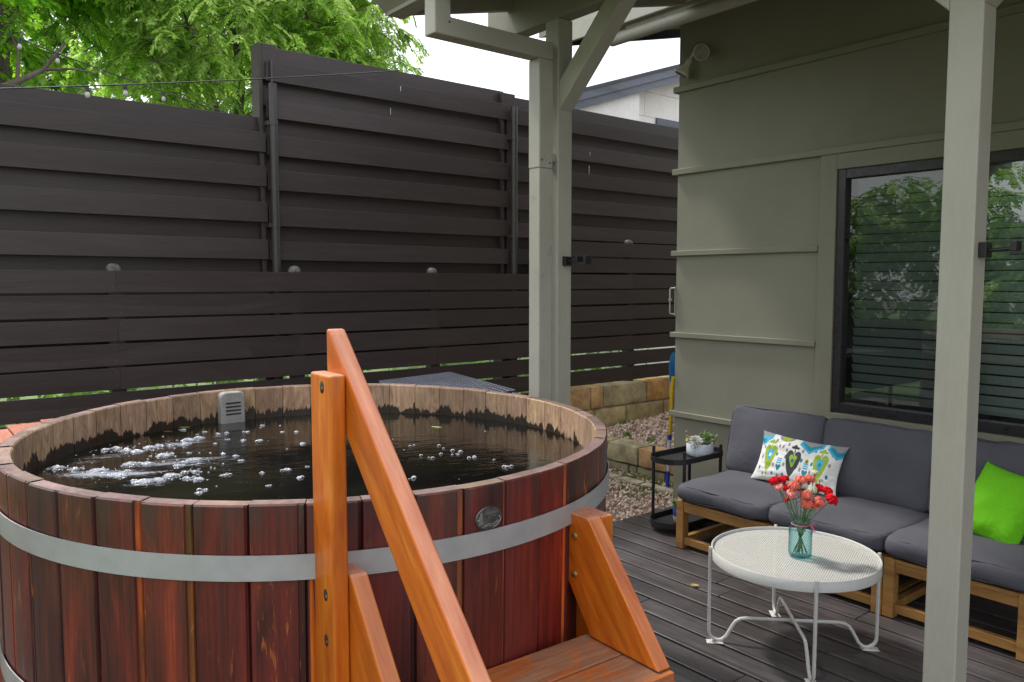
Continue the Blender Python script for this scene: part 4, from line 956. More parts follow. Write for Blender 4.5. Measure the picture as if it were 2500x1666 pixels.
for _ in range(90):
    x,y,r=rng.choice(A); clump(x+rng.gauss(0,.09),y+rng.gauss(0,.06),.002,1)
for x,y in C2: clump(x,y,rng.uniform(.004,.009),rng.randint(5,16))
for _ in range(46):
    x,y,r=rng.choice(A); clump(x+rng.gauss(0,.045),y+rng.gauss(0,.035),rng.uniform(.002,.005),rng.randint(1,5))
for _ in range(20):
    a_=rng.uniform(0,6.28); r_=rng.uniform(0,.8); clump(TC[0]+r_*math.cos(a_),TC[1]+r_*math.sin(a_),.003,rng.randint(1,3))
fm.build('foam',M['foam'],tub,local=True)['kind']='stuff'
for x,y in B+[p for i,p in enumerate(C2) if i%2==0]:
    for _ in range(rng.randint(1,3)): ico(bb,WP(x+rng.gauss(0,.010),y+rng.gauss(0,.008),.0),rng.uniform(.004,.009),.75)
bb.build('bubbles',M['bubble'],tub,local=True)['kind']='stuff'
# skimmer on the far inner wall
sa=R(91.2); sk=MB(); r0=RI-.0; 
def SP(u,r_,z): return (r_*math.cos(sa)-u*math.sin(sa)*-1*-1, r_*math.sin(sa)+u*math.cos(sa), z)
Ms=Matrix.Rotation(sa,4,'Z')
def rrect(w_,z0,z1,rad,n=5):
    pts=[]
    for cx_,cz,a_ in ((w_/2-rad,z1-rad,0),(-w_/2+rad,z1-rad,90)): pts += [(cx_+rad*math.cos(R(a_+90*i/n)),cz+rad*math.sin(R(a_+90*i/n))) for i in range(n+1)]
    return pts+[(-w_/2,z0),(w_/2,z0)]
zt_=T0-.002; sk.prism(rrect(.108,.80,zt_,.022),0,RI-.05,RI-.001,M=Ms); so_=sk.build('skimmer',M['skimmer'],tub,local=True,bevel=.006,seg=3)
for i in range(4):
    m=MB(); z=zt_-.048-i*.0165; pts=[(.031+.0035*math.cos(R(a_)),z+.0035*math.sin(R(a_))) for a_ in (-90,-45,0,45,90)]; pts+=[(-.031-.0035*math.cos(R(a_)),z+.0035*math.sin(R(a_))) for a_ in (90,45,0,-45,-90)]
    m.prism(pts,0,RI-.0515,RI-.049,M=Ms); m.build('slot',M['black'],so_,local=True)
# leaves on the water
def leaf_obj(name,label,loc,l,w_,c,rot,curl=.15):
    o=MB(); n=7; vs=[]
    for i in range(n):
        t=i/(n-1); ww=w_*math.sin(math.pi*min(1,t*1.02+.02))**.8*.5
        for s in (-1,0,1):
            x=(t-.5)*l; y=s*ww; vs.append((x*math.cos(rot)-y*math.sin(rot)+loc[0], x*math.sin(rot)+y*math.cos(rot)+loc[1], loc[2]+abs(s)*curl*ww+.3*curl*l*(2*t-1)**2))
    o.add(vs,[(i*3+j,i*3+j+1,(i+1)*3+j+1,(i+1)*3+j) for i in range(n-1) for j in range(2)],(*c,0),0,True)
    return tag(o.build(name,M['smallleaf']),label,'leaf')
leaf_obj('fallen_leaf','yellow leaf floating near the wall left of the grey skimmer',(1.00,3.50,1.022),.05,.018,(.55,.47,.10),-.5)
leaf_obj('fallen_leaf','brown leaf floating below the yellow one in the tub',(.917,3.446,1.022),.04,.018,(.28,.13,.04),-.4)
leaf_obj('fallen_leaf','pale green leaf floating right of the handrail in the tub',(1.851,2.825,1.022),.055,.016,(.50,.58,.30),-1.0)
leaf_obj('fallen_leaf','curled yellow-brown leaf lying on the deck beside the white table',(3.369,2.614,.004),.05,.03,(.52,.36,.12),-.9,.5)

# ------------------------------------------------------------------ wooden steps with handrail
st=empty('tub_steps',(.84,1.69,0),(0,0,R(-2.2)),label='orange wooden steps with tall handrail post leaning against the tub',cat='steps')
def oc(): 
    t=rng.uniform(.92,1.08); return (t,t,t,rng.random())
m=MB(); m.box(-.073,-.034,-.100,.010,0,1.443,oc()); tp=m.build('handrail_post',M['orange_v'],st,local=True,bevel=.006,seg=3)
for z in (1.413,.933,.826):
    m=MB(); m.lathe([(.0105,0),(.0105,.0006),(0,.0006)],c=(0,0,0),n=20,M=Matrix.Translation((-.0731,-.058,z))@Matrix.Diagonal((1,1,1.35,1))@frame_to((-1,0,0)))
    m.build('bolt_hole',M['soil'],tp,local=True)
for z in (1.413,.933,.826):
    m=MB(); m.lathe([(.0045,0),(.004,.0008),(0,.0010)],c=(0,0,0),n=8,M=Matrix.Translation((-.0739,-.062,z-.003))@frame_to((-1,0,0)))
    m.build('bolt',M['brass'],tp,local=True)
m=MB(); m.box(-.082,-.036,.0115,.045,0,.980,oc()); m.build('support_post',M['orange_v'],st,local=True,bevel=.004)
m=MB(); m.box(.742,.787,-.108,.022,0,.980,oc()); m.build('support_post',M['orange_v'],st,local=True,bevel=.005)
m=MB(); m.prism([(.008,1.540),(.008,1.405),(-.70,.685),(-1.20,.185),(-1.20,.335),(-.020,1.528),(-.006,1.540)],0,-.033,.009,oc())
m.build('handrail',M['orange_d'],st,local=True,bevel=.006,seg=3)
prof=[(.0,.983),(.0,.803),(-.118,.644),(-.377,.644),(-.108,.978),(-.100,.983)]
for x0_,x1_ in ((-.0325,.0105),(.692,.7405)):
    m=MB(); m.prism(prof,0,x0_,x1_,oc()); sb=m.build('side_board',M['orange_p'],st,local=True,bevel=.005,seg=3)
    xx=x0_ if x0_>0 else x1_; d=(-1,0,0) if x0_>0 else (1,0,0)
    for z in (.918,.806):
        m=MB(); m.lathe([(0,.006),(.007,.005),(.0105,.0015),(.011,0)],c=(0,0,0),n=18,M=Matrix.Translation((xx,-.048,z))@frame_to(d))
        m.build('bolt',M['brass'],sb,local=True)
# treads
def tread(y1,y0,z,nbd):
    for i in range(nbd):
        w_=(y1-y0)/nbd; m=MB(); m.box(-.030,.738 if z>.5 else .760,y1-(i+1)*w_+.003,y1-i*w_-.003,z-.04,z,oc()); m.build('tread',M['tread'],st,local=True,bevel=.004)
tread(-.085,-.395,.640,2); tread(-.42,-.72,.43,2); tread(-.75,-1.05,.215,2)
for x0_,x1_ in ((-.075,-.034),(.7415,.785)):
    m=MB(); m.prism([(-.1092,.50),(-.109,.35),(-.84,-.0),(-1.13,-.0),(-1.13,.10),(-.40,.535),(-.34,.590),(-.1095,.590)],0,x0_,x1_,oc()); m.build('stringer',M['orange_p'],st,local=True,bevel=.004)

# ------------------------------------------------------------------ behind the tub
gr=empty('metal_grate_stand',(2.8,4.4,0),label='blue grey metal grating on a stand behind the tub near the post',cat='grating')
Pc,Pl,Pr=Vector((3.151,4.618,1.0)),Vector((2.502,4.491,1.0)),Vector((2.93,3.62,1.0))
e1=(Pl-Pc); e2=(Pr-Pc); m=MB()
for i in range(15): a_=Pc+e1*(i/14); m.tube([a_,a_+e2],.006,4)
for i in range(24): a_=Pc+e2*(i/23)+Vector((0,0,.004)); m.tube([a_,a_+e1],.005,4)
m.build('grating',M['grate'],gr)
m=MB(); m.add([Pc+Vector((0,0,-.03)),Pl+Vector((0,0,-.03)),Pl+e2+Vector((0,0,-.03)),Pr+Vector((0,0,-.03))],[(0,1,2,3)]); m.build('under_tray',M['black'],gr)
for q in (Pc,Pl,Pr,Pl+e2):
    m=MB(); m.tube([(q.x,q.y,-.03),(q.x,q.y,.99)],.018,10); m.build('leg',M['grate'],gr)
cv=empty('cedar_bench',(.1,3.9,0),label='red cedar planks of a curved bench hugging the left rear of the tub',cat='bench')
m=MB()
for (xa,xb,yi,yo) in ((-.30,-.16,2.45,2.95),(-.155,-.02,2.45,3.12),(-.015,.10,2.45,3.25),(.105,.218,2.86,3.36),(.223,.350,3.17,3.455),(.355,.470,3.32,3.545),(.475,.580,3.43,3.605),(.585,.70,3.52,3.64)):
    t=rng.uniform(.85,1.1); m.box(xa,xb,yi,yo,1.062,1.10,(t,t,t,rng.random()))
m.build('plank',M['cedar_cover'],cv,bevel=.004)
for x,y in ((-.2,2.6),(.30,3.36),(-.2,2.85),(.56,3.52)):
    m=MB(); m.box(x-.04,x+.04,y-.04,y+.04,-.1,1.061); m.build('leg',M['cedar_cover'],cv)

# ------------------------------------------------------------------ cushions and sofa
def cushion_mesh(m,cx_,cy_,cz,hx,hy,hz,puff=.3,round_=.16,seed=0,Mx=None,n=16,wr=.004,tint=(1,1,1,0)):
    sd=Vector((seed*3.1,seed*1.7,seed)); 
    def f(p):
        x,y,z=p; k=round_
        # round the box: blend cube to sphere near the corners
        l8=(abs(x)**11+abs(y)**11+abs(z)**11)**(1/11); q=Vector((x,y,z))/max(l8,1e-6)*max(abs(x),abs(y),abs(z))
        q=Vector((x,y,z)).lerp(q,1.0)
        ex=1-puff*(1-(1-abs(q.x)**3.0)*(1-abs(q.y)**3.0)); zz=q.z*(ex+.02)
        pinch=1-.035*(1-abs(q.z))*0
        v=Vector((q.x*hx*pinch,q.y*hy*pinch,zz*hz))
        bul=.012*(1-abs(q.z)**2); v.x+=math.copysign(bul,q.x)*abs(q.x)**4; v.y+=math.copysign(bul,q.y)*abs(q.y)**4
        nn=mnoise.noise(Vector((v.x*7,v.y*7,v.z*9))+sd)*wr*1.6+mnoise.noise(Vector((v.x*22,v.y*16,v.z*30))+sd)*wr*.6
        edge=max(abs(q.x),abs(q.y)); nn+=mnoise.noise(Vector((v.x*5,v.y*40 if abs(q.x)>abs(q.y) else v.y*5,v.z*5))+sd)*wr*.9*edge**6
        v+=Vector((q.x*.4,q.y*.4,q.z)).normalized()*nn
        if Mx is not None: v=Mx@v
        return v+Vector((cx_,cy_,cz))
    for ax in range(3):
        for s in (-1,1):
            na=n; nbb=n if ax==2 else 8
            vs=[]
            for i in range(na+1):
                for j in range(nbb+1):
                    a_=-1+2*i/na; b_=-1+2*j/nbb; a_=math.sin(a_*math.pi/2*.999)*.5+a_*.5; b_=math.sin(b_*math.pi/2*.999)*.5+b_*.5
                    p=[0,0,0]; p[ax]=s; o_=[k for k in range(3) if k!=ax]; p[o_[0]]=a_; p[o_[1]]=b_
                    vs.append(f(p))
            fs=[(i*(nbb+1)+j,(i+1)*(nbb+1)+j,(i+1)*(nbb+1)+j+1,i*(nbb+1)+j+1) for i in range(na) for j in range(nbb)]
            if (s<0)!=(ax==1): fs=[q[::-1] for q in fs]
            m.add(vs,fs,tint,0,True)
    def loop(z):
        pts=[]
        for i in range(60):
            t=2*math.pi*i/60; c_,s_=math.cos(t),math.sin(t); e=.22
            p=(math.copysign(abs(c_)**e,c_),math.copysign(abs(s_)**e,s_),z); pts.append(f(p))
        return pts
    return loop
def weld(o):
    b=o.modifiers.new('weld','WELD'); b.merge_threshold=.0008
    return o
def cushion(name,label,cat,group,c,h,Mx=None,seed=1,puff=.3,wr=.004):
    r=empty(name,c,label=label,cat=cat,group=group); m=MB()
    loop=cushion_mesh(m,c[0],c[1],c[2],h[0],h[1],h[2],puff=puff,seed=seed,Mx=Mx,wr=wr); weld(m.build('cover',M['cushion'],r))
    m=MB(); m.tube(loop(.86),.0035,6,closed=True); m.tube(loop(-.86),.0035,6,closed=True); m.build('piping',M['piping'],r)
    return r
# sofa frames
def sofa_section(y1,label):
    r=empty('sofa_section',(4.2,y1-.324,0),label=label,cat='sofa',group='slatted acacia sofa sections')
    y0_=y1-.646; xf,xb=3.80,4.60; lw=.055
    for (x,y) in ((xf,y1-lw),(xf,y0_),(xb-lw,y1-lw),(xb-lw,y0_)):
        m=MB(); m.box(x,x+lw,y+.001,y+lw-.001,0,.2975,oc()); m.build('leg',M['acacia'],r,bevel=.003)
    m=MB(); m.box(xf+.006,xf+.05,y0_+lw,y1-lw,.232,.276,oc()); m.box(xf+.003,xf+.054,y0_+lw,y1-lw,.2775,.2965,oc()); m.build('top_rail',M['acacia'],r,bevel=.002)
    m=MB(); m.box(xb-.05,xb-.006,y0_+lw,y1-lw,.232,.296,oc()); m.build('top_rail',M['acacia'],r,bevel=.002)
    m=MB(); m.box(xf+.012,xf+.046,y0_+lw,y1-lw,.026,.070,oc()); m.build('bottom_rail',M['acacia'],r,bevel=.002)
    m=MB(); m.box(xb-.046,xb-.012,y0_+lw,y1-lw,.026,.070,oc()); m.build('bottom_rail',M['acacia'],r,bevel=.002)
    for yy in (y1-lw+.008,y0_+.008):
        for za_,zb_ in ((.235,.290),(.026,.068)): m=MB(); m.box(xf+lw,xb-lw,yy,yy+.036,za_,zb_,oc()); m.build('side_rail',M['acacia'],r,bevel=.002)
    m=MB()
    for k in range(8): x=xf+.07+k*.086; m.box(x,x+.06,y0_+lw-.01,y1-lw+.01,.258,.272,oc())
    m.build('seat_slats',M['acacia'],r,bevel=.002)
    m=MB(); 
    for z in (.36,.44,.52,.60): m.box(xb-.04,xb-.02,y0_+lw,y1-lw,z,z+.045,oc())
    for y in (y1-lw,y0_): m.box(xb-.052,xb-.002,y+.004,y+lw-.004,.2985,.65,oc())
    m.build('backrest_slats',M['acacia'],r,bevel=.002)
    return r
sofa_section(3.100,'leftmost slatted wooden sofa section, beside the black side table')
sofa_section(2.452,'middle slatted wooden sofa section behind the white coffee table')
sofa_section(1.804,'rightmost slatted wooden sofa section, partly behind the near post')
for i,(y1,l) in enumerate(((3.100,'charcoal seat cushion nearest the black side table'),(2.452,'charcoal seat cushion in the middle, behind the flower jar'),(1.804,'charcoal seat cushion under the lime green pillow'))):
    cushion('seat_cushion',l,'cushion','charcoal seat cushions of the sofa',(4.115,y1-.323,.357),(.335,.325,.063),seed=3+i*5,puff=.24,wr=.006)
lean=Matrix.Rotation(R(-76),4,'Y')   # local z becomes the thickness, local x the height
for i,(y1,l,rz_) in enumerate(((3.115,'charcoal back cushion at the left end of the sofa',0.0),(2.468,'charcoal back cushion behind the patterned pillow, middle of the sofa',.0),(1.822,'charcoal back cushion behind the lime green pillow',.02))):
    cushion('back_cushion',l,'cushion','charcoal back cushions of the sofa',(4.405,y1-.320,.612),(.215,.322,.085),Mx=Matrix.Rotation(rz_,4,'Z')@lean,seed=20+i*7,puff=.36,wr=.006)

# throw pillows
def pillow(name,label,cat,center,right,up,w_,h_,t_,colf,mat,n=(60,60),seed=0):
    r_=Vector(right).normalized(); u_=Vector(up).normalized(); nrm=r_.cross(u_).normalized(); nx_,ny_=n; sd=Vector((seed,seed*2,0)); m=MB()
    def P_(a,b,s):
        ea=1-.085*(1-abs(b)**2.2)*abs(a)**1.5; eb=1-.10*(1-abs(a)**2.2)*abs(b)**1.5
        th=t_*((1-abs(a)**2.6)**.6*(1-abs(b)**2.6)**.6)
        wv=mnoise.noise(Vector((a*2.2,b*2.2,s))+sd)*.010+mnoise.noise(Vector((a*6,b*6,s*3))+sd)*.004*(abs(a)+abs(b))
        return Vector(center)+r_*(a*ea*w_/2)+u_*(b*eb*h_/2)+nrm*(s*(th+wv*min(1,th/t_*2)))
    for s in (1,-1):
        grid=[[P_(-1+2*i/nx_,-1+2*j/ny_,s) for j in range(ny_+1)] for i in range(nx_+1)]
        for i in range(nx_):
            for j in range(ny_):
                q=[grid[i][j],grid[i+1][j],grid[i+1][j+1],grid[i][j+1]]
                if s<0: q=q[::-1]
                a=-1+2*(i+.5)/nx_; b=-1+2*(j+.5)/ny_
                m.add(q,[(0,1,2,3)],(*colf(a*w_/2,b*h_/2),0),0,True)
    o=m.build(name,mat); wd=o.modifiers.new('weld','WELD'); wd.merge_threshold=.0003
    return tag(o,label,cat)
def heart(x,y,cx_,cy_,w_,h_):
    # pointed-down heart, returns True inside
    u_=(x-cx_)/(w_/2); v=(y-cy_)/(h_/2)
    if v>1.1 or v<-1.05 or abs(u_)>1.05: return False
    topv=.55+.45*math.sqrt(max(0,1-(abs(u_)*2-1)**2)) if abs(u_)<=1 else -9
    if v>.45: return v<topv
    k=(v+1)/1.45; return abs(u_)<max(0,k)**.62
def ell(x,y,cx_,cy_,a,b): return ((x-cx_)/a)**2+((y-cy_)/b)**2<1
WHT=(.78,.77,.74); LIME=(.32,.46,.05); TEAL=(.02,.24,.36); CYN=(.07,.42,.62); DARK=(.055,.065,.07); GRY=(.26,.27,.28)
def ikat(x,y):
    # panel repeats every .165 m; motifs alternate
    jx=mnoise.noise(Vector((x*60,y*25,3)))*.0028; jy=mnoise.noise(Vector((x*25,y*60,7)))*.0028; x+=jx; y+=jy
    if y>.105 and x<-.20: return CYN if y<.125 else GRY
    # lime hearts at the ends, dark heart in the middle
    for cx_,cy_,o,i_,c_ in ((-.175,.005,LIME,CYN,WHT),(-.010,-.005,DARK,LIME,TEAL),(.165,.005,LIME,CYN,TEAL)):
        if ell(x,y,cx_,cy_+.005,.009,.013) : return c_
        if heart(x,y,cx_,cy_+.002,.048,.075): return i_
        if heart(x,y,cx_,cy_-.016,.094,.165): return o
        if abs(x-cx_)<.0035 and cy_+.05<y<cy_+.085: return o
        if ell(x,y,cx_-.013,cy_+.088,.014,.009) or ell(x,y,cx_+.013,cy_+.088,.014,.009) or ell(x,y,cx_,cy_+.097,.009,.012): return LIME if o==LIME else DARK
        if ell(x,y,cx_,cy_+.092,.004,.007): return DARK
        if abs(x-cx_)<.003 and cy_-.135<y<cy_-.09: return o
    for cx_ in (.078,-.26,.25):                       # hanging blue chevrons at the top edge
        d=abs(x-cx_)
        if y>.078+d*.75 and d<.06: return GRY if y>.108+d*.6 else TEAL
        if y>.060+d*.75 and d<.075: return CYN
    if ell(x,y,-.095,.145,.032,.022): return LIME
    if ell(x,y,-.095,.147,.05,.032): return GRY
    for cx_ in (-.093,.078):
        if heart(x,y,cx_,-.062,.036,.042): return TEAL
        for k in range(3):
            if ell(x,y,cx_-.008,-.030+k*.013,.009,.005) or ell(x,y,cx_+.008,-.030+k*.013,.009,.005): return CYN
        if cx_>0 and ell(x,y,cx_,.012,.013,.015): return DARK if ell(x,y,cx_,.012,.006,.007) else LIME
    for cx_,cy_,c_ in ((-.125,.02,TEAL),(-.060,.015,TEAL),(.043,.012,TEAL),(.113,.005,TEAL),(-.118,.075,GRY),(-.062,.055,GRY),(-.13,-.05,GRY),(-.058,-.035,GRY),(.045,-.045,GRY),(.112,-.05,GRY),(.04,.07,GRY),(.118,.09,GRY),(-.15,.11,GRY),(-.06,.10,GRY),(-.128,-.105,TEAL),(-.055,-.10,TEAL),(.04,-.1,GRY),(.112,-.105,TEAL),(.225,.02,GRY),(.222,-.05,TEAL),(-.235,-.01,TEAL),(-.235,.055,GRY),(-.235,-.08,TEAL),(.225,.085,GRY),(-.09,-.115,GRY),(.078,-.112,LIME),(-.092,.075,GRY),(-.2,-.12,LIME),(.2,-.12,CYN)):
        if ell(x,y,cx_,cy_,.0075,.013): return c_
    return WHT
TL,TR,BR,BL=Vector((4.335,2.835,.717)),Vector((4.33,2.275,.690)),Vector((4.215,2.285,.410)),Vector((4.19,2.830,.420))
pc=(TL+TR+BR+BL)/4+Vector((-.005,0,0)); rt=((TR-TL)+(BR-BL)).normalized(); upv=((TL-BL)+(TR-BR)).normalized()
pillow('patterned_pillow','white oblong pillow printed with lime, blue and charcoal ikat hearts','pillow',pc,rt,upv,.56,.315,.055,ikat,M['print'],(230,132),seed=4)
TL,TR,BR,BL=Vector((4.32,1.522,.745)),Vector((4.30,1.235,.695)),Vector((4.08,1.373,.388)),Vector((4.12,1.625,.420))
pc=(TL+TR+BR+BL)/4; rt=((TR-TL)+(BR-BL)).normalized(); upv=((TL-BL)+(TR-BR)); upv=(upv-rt*upv.dot(rt)*.35).normalized()
pillow('green_pillow','plain lime green square pillow tilted on the sofa right of the post','pillow',pc,rt,upv,.335,.40,.065,lambda x,y:(1,1,1),M['green_fabric'],(40,40),seed=9)
def leafpat(x,y):
    n_=mnoise.noise(Vector((x*16,y*16,2))); k=mnoise.noise(Vector((x*9+5,y*30,8)))
    if n_>.15: return (.05,.22,.12)
    if k>.2: return (.03,.16,.30)
    if n_<-.28: return (.20,.36,.04)
    return (.015,.03,.045)
pillow('leaf_print_pillow','dark pillow with green and blue leaf print at the right edge','pillow',(4.24,1.21,.505),(.12,-.98,.1),(.28,.13,.95),.34,.34,.06,leafpat,M['print'],(60,60),seed=13)

# ------------------------------------------------------------------ coffee table
ct=empty('coffee_table',(3.157,1.901,0),label='round white metal coffee table with perforated top',cat='table')
TX,TY=3.157,1.901; TR_=.362; TZ=.437
m=MB(); m.lathe([(TR_,TZ-.045),(TR_,TZ),(TR_-.004,TZ+.002),(TR_-.008,TZ),(TR_-.008,TZ-.012),(TR_-.008,TZ-.043),(TR_,TZ-.045)],c=(TX,TY,0),n=96); m.build('rim',M['white_metal'],ct)
m=MB(); n=96; m.add([(TX+(TR_-.009)*math.cos(2*math.pi*i/n),TY+(TR_-.009)*math.sin(2*math.pi*i/n),TZ-.011) for i in range(n)],[tuple(range(n))]); m.build('mesh_top',M['mesh_top'],ct)
for q,zc in ((0,.118),(1,.130)):
    a_=R(135-90*q) if q==0 else R(45)
    d=Vector((math.cos(a_),math.sin(a_),0)); c=Vector((TX,TY,0)); LR=TR_+.007; pts=[]
    def side(s):
        out=[(LR*s,.445),(LR*s,.30),(LR*s,.12),(LR*s,.06)]
        for k in range(1,7): t=math.pi/2*k/6; out.append((s*(LR-.045+.045*math.cos(t)),.055-.045*math.sin(t)))
        out += [(s*(LR-.060),.014),(s*(LR-.078),.030),(s*(LR-.105),.080),(s*(LR-.120),.102),(s*(LR-.140),zc-.004),(s*(LR-.165),zc)]
        return out
    prof_=side(1)+[(0,zc)]+side(-1)[::-1]
    m=MB(); m.tube([c+d*x+Vector((0,0,z)) for x,z in prof_],.0078,10); m.build('leg_frame',M['white_metal'],ct)
    for s in (-1,1):
        m=MB(); p=c+d*(s*(LR-.035)); t=Vector((-d.y,d.x,0))
        vs=[p+d*s*.045-t*.022,p+d*s*.045+t*.022,p-d*s*.03+t*.022,p-d*s*.03-t*.022]
        m.add([v+Vector((0,0,.0015)) for v in vs]+[p+d*s*.028-t*.012+Vector((0,0,.006)),p+d*s*.028+t*.012+Vector((0,0,.006)),p-d*s*.02+t*.012+Vector((0,0,.006)),p-d*s*.02-t*.012+Vector((0,0,.006))],[(3,2,1,0),(4,5,6,7),(0,1,5,4),(1,2,6,5),(2,3,7,6),(3,0,4,7)]); m.build('foot',M['white_metal'],ct)

# ------------------------------------------------------------------ jar with carnations
VX,VY,VZ=3.147,1.866,TZ-.0095
jar=empty('glass_jar',(VX,VY,VZ),label='teal glass mason jar of carnations standing on the white table',cat='jar')
m=MB(); pr_=[(0,.002),(.040,.002),(.047,.008),(.050,.018),(.050,.118),(.048,.130),(.040,.141),(.0365,.147),(.0365,.155),(.0385,.157),(.0385,.161),(.0365,.163),(.0365,.170),(.0345,.170)]
m.lathe([(r_,z+VZ) for r_,z in pr_],c=(VX,VY,0),n=40); m.build('glass_wall',M['jar_shell'],jar)
m=MB(); m.lathe([(0,.004+VZ),(.046,.010+VZ),(.0475,.02+VZ),(.0475,.108+VZ),(0,.108+VZ)],c=(VX,VY,0),n=40); m.build('water',M['jar_water'],jar)
m=MB(); m.tube([(VX+.0385*math.cos(t),VY+.0385*math.sin(t),VZ+.1475) for t in [i*math.pi/12 for i in range(24)]],.0022,6,closed=True)
dx,dy=.86*-1,.5*-1; bx=VX+.0395*math.cos(R(-55)); by=VY+.0395*math.sin(R(-55))
for s in (-1,1):
    m.tube([(bx,by,VZ+.147),(bx+.010+s*.006,by-.012,VZ+.155),(bx+.016+s*.010,by-.016,VZ+.146),(bx+.008,by-.008,VZ+.143),(bx,by,VZ+.146)],.0028,5)
    m.tube([(bx,by,VZ+.146),(bx+.008+s*.005,by-.010,VZ+.128),(bx+.012+s*.008,by-.014,VZ+.115)],.0026,5)
m.build('ribbon',M['ribbon'],jar)
FC={'red':((.90,.010,.022),(.62,.006,.014)),'coral':((1,.30,.22),(.90,.17,.12)),'pale pink':((1,.55,.50),(.90,.20,.20)),'white':((.85,.84,.80),(.72,.74,.62))}
FL=[('red',3.061,1.952,.775,1,'red carnation highest on the left of the jar'),('red',3.123,1.946,.774,.9,'red carnation second from the left along the top'),('pale pink',3.055,1.923,.751,.75,'small pale pink carnation at the far left below the red one'),('red',3.11,1.929,.739,.7,'small red carnation tucked between the two pale pink ones'),('coral',3.078,1.864,.769,1.1,'large coral carnation left of centre, under the second red one'),('coral',3.146,1.868,.783,1.1,'coral carnation at the top centre left'),('coral',3.19,1.853,.785,1.05,'coral carnation at the top centre right'),('pale pink',3.09,1.883,.726,1.05,'large pale pink carnation at the lower left of the bouquet'),('white',3.151,1.82,.748,1,'large white carnation right of the centre'),('coral',3.105,1.819,.73,1.05,'coral carnation in the very middle, below the white one'),('red',3.212,1.815,.745,.9,'red carnation just right of the white one'),('red',3.203,1.771,.742,1,'red carnation upper right, between two other reds'),('red',3.17,1.73,.72,1.15,'large red carnation at the far right of the bouquet'),('coral',3.099,1.81,.694,1.1,'lowest coral carnation, right above the jar neck'),('coral',3.142,1.776,.705,1.05,'coral carnation at the lower right under the reds'),('coral',3.151,1.8,.682,.8,'small coral carnation squeezed between the two lowest coral ones'),('red',3.131,1.933,.675,.45,'tiny red bud low on the left of the bouquet'),('white',3.219,1.843,.805,.5,'small white bud at the very top'),('white',3.239,1.829,.768,.4,'tiny white bud on the right behind the reds')]
for k,(c,x,y,z,s,lab) in enumerate(FL):
    f=empty('carnation',(x,y,z),label=lab,cat='flower',group='carnations in the glass jar')
    hd=Vector((x,y,z)); root=Vector((VX+(VX-x)*.22+rng.uniform(-.008,.008),VY+(VY-y)*.22+rng.uniform(-.008,.008),VZ+.014))
    neck=Vector((VX+(x-VX)*.28,VY+(y-VY)*.28,VZ+.168)); ax=(hd-neck).normalized(); ax=(ax+Vector((-.25,-.2,.25))).normalized()
    bs=hd-ax*.020*s
    m=MB(); m.tube([root,neck,neck.lerp(bs,.55)+Vector((0,0,.004)),bs],.0019,6); m.tube([bs-ax*.016*s,bs,bs+ax*.010*s],[.0035*s+.001,.0062*s+.001,.0075*s],10); 
    for q in range(3):
        p=neck.lerp(bs,rng.uniform(.0,.8)); dd=(Vector((rng.uniform(-1,1),rng.uniform(-1,1),.9))).normalized(); sd_=dd.orthogonal().normalized()*.0022; m.add([p-sd_,p+sd_,p+dd*.035],[(0,1,2)],(1,1,1,0))
    m.build('stem',M['stem'],f)
    c1,c2=FC[c]; r0_=.0265*s**.8; Mx=Matrix.Translation(bs)@frame_to(ax); m=MB(); layers=6 if s>.6 else 3
    cen=ax*(.006*s)
    for l in range(layers):
        rr=r0_*(1-.11*l); ns=54; nr=6; tw=rng.uniform(0,6.3); kk=rng.choice([9,10,11]); vs=[]
        for i in range(nr+1):
            t=i/nr; phi=R(8+112*t) if l%2==0 else R(4+96*t)
            for j in range(ns):
                th=2*math.pi*j/ns+tw; fr_=math.sin(kk*th+i*.9)*.5+math.sin((kk*2+3)*th+l-i*.6)*.4
                rad_=rr*(.86+.20*fr_*min(1,t*1.5+.35)+.06*math.sin(5*th+3*t)); ph2=phi+fr_*.12
                vs.append(Mx@Vector((rad_*math.sin(ph2)*math.cos(th),rad_*math.sin(ph2)*math.sin(th),rad_*math.cos(ph2)*.78+.009*s)))
        for i in range(nr):
            u_=rng.uniform(.88,1.1); k_=(.72+.28*(1-l/layers))*u_; mixv=.5+.5*math.sin(l*2.1+i)
            cc=tuple((c1[q]*mixv+c2[q]*(1-mixv))*k_ for q in range(3))
            if c=='pale pink': cc=c1 if (i+l)%3 else c2
            fs_=[(j,(j+1)%ns,ns+(j+1)%ns,ns+j) for j in range(ns) if not (i>=nr-2 and math.sin(6*(2*math.pi*j/ns)+tw)>.45)]
            m.add([vs[i*ns+j] for j in range(ns)]+[vs[(i+1)*ns+j] for j in range(ns)],fs_,(*cc,0),0,True)
    m.build('bloom',M['petal'],f)

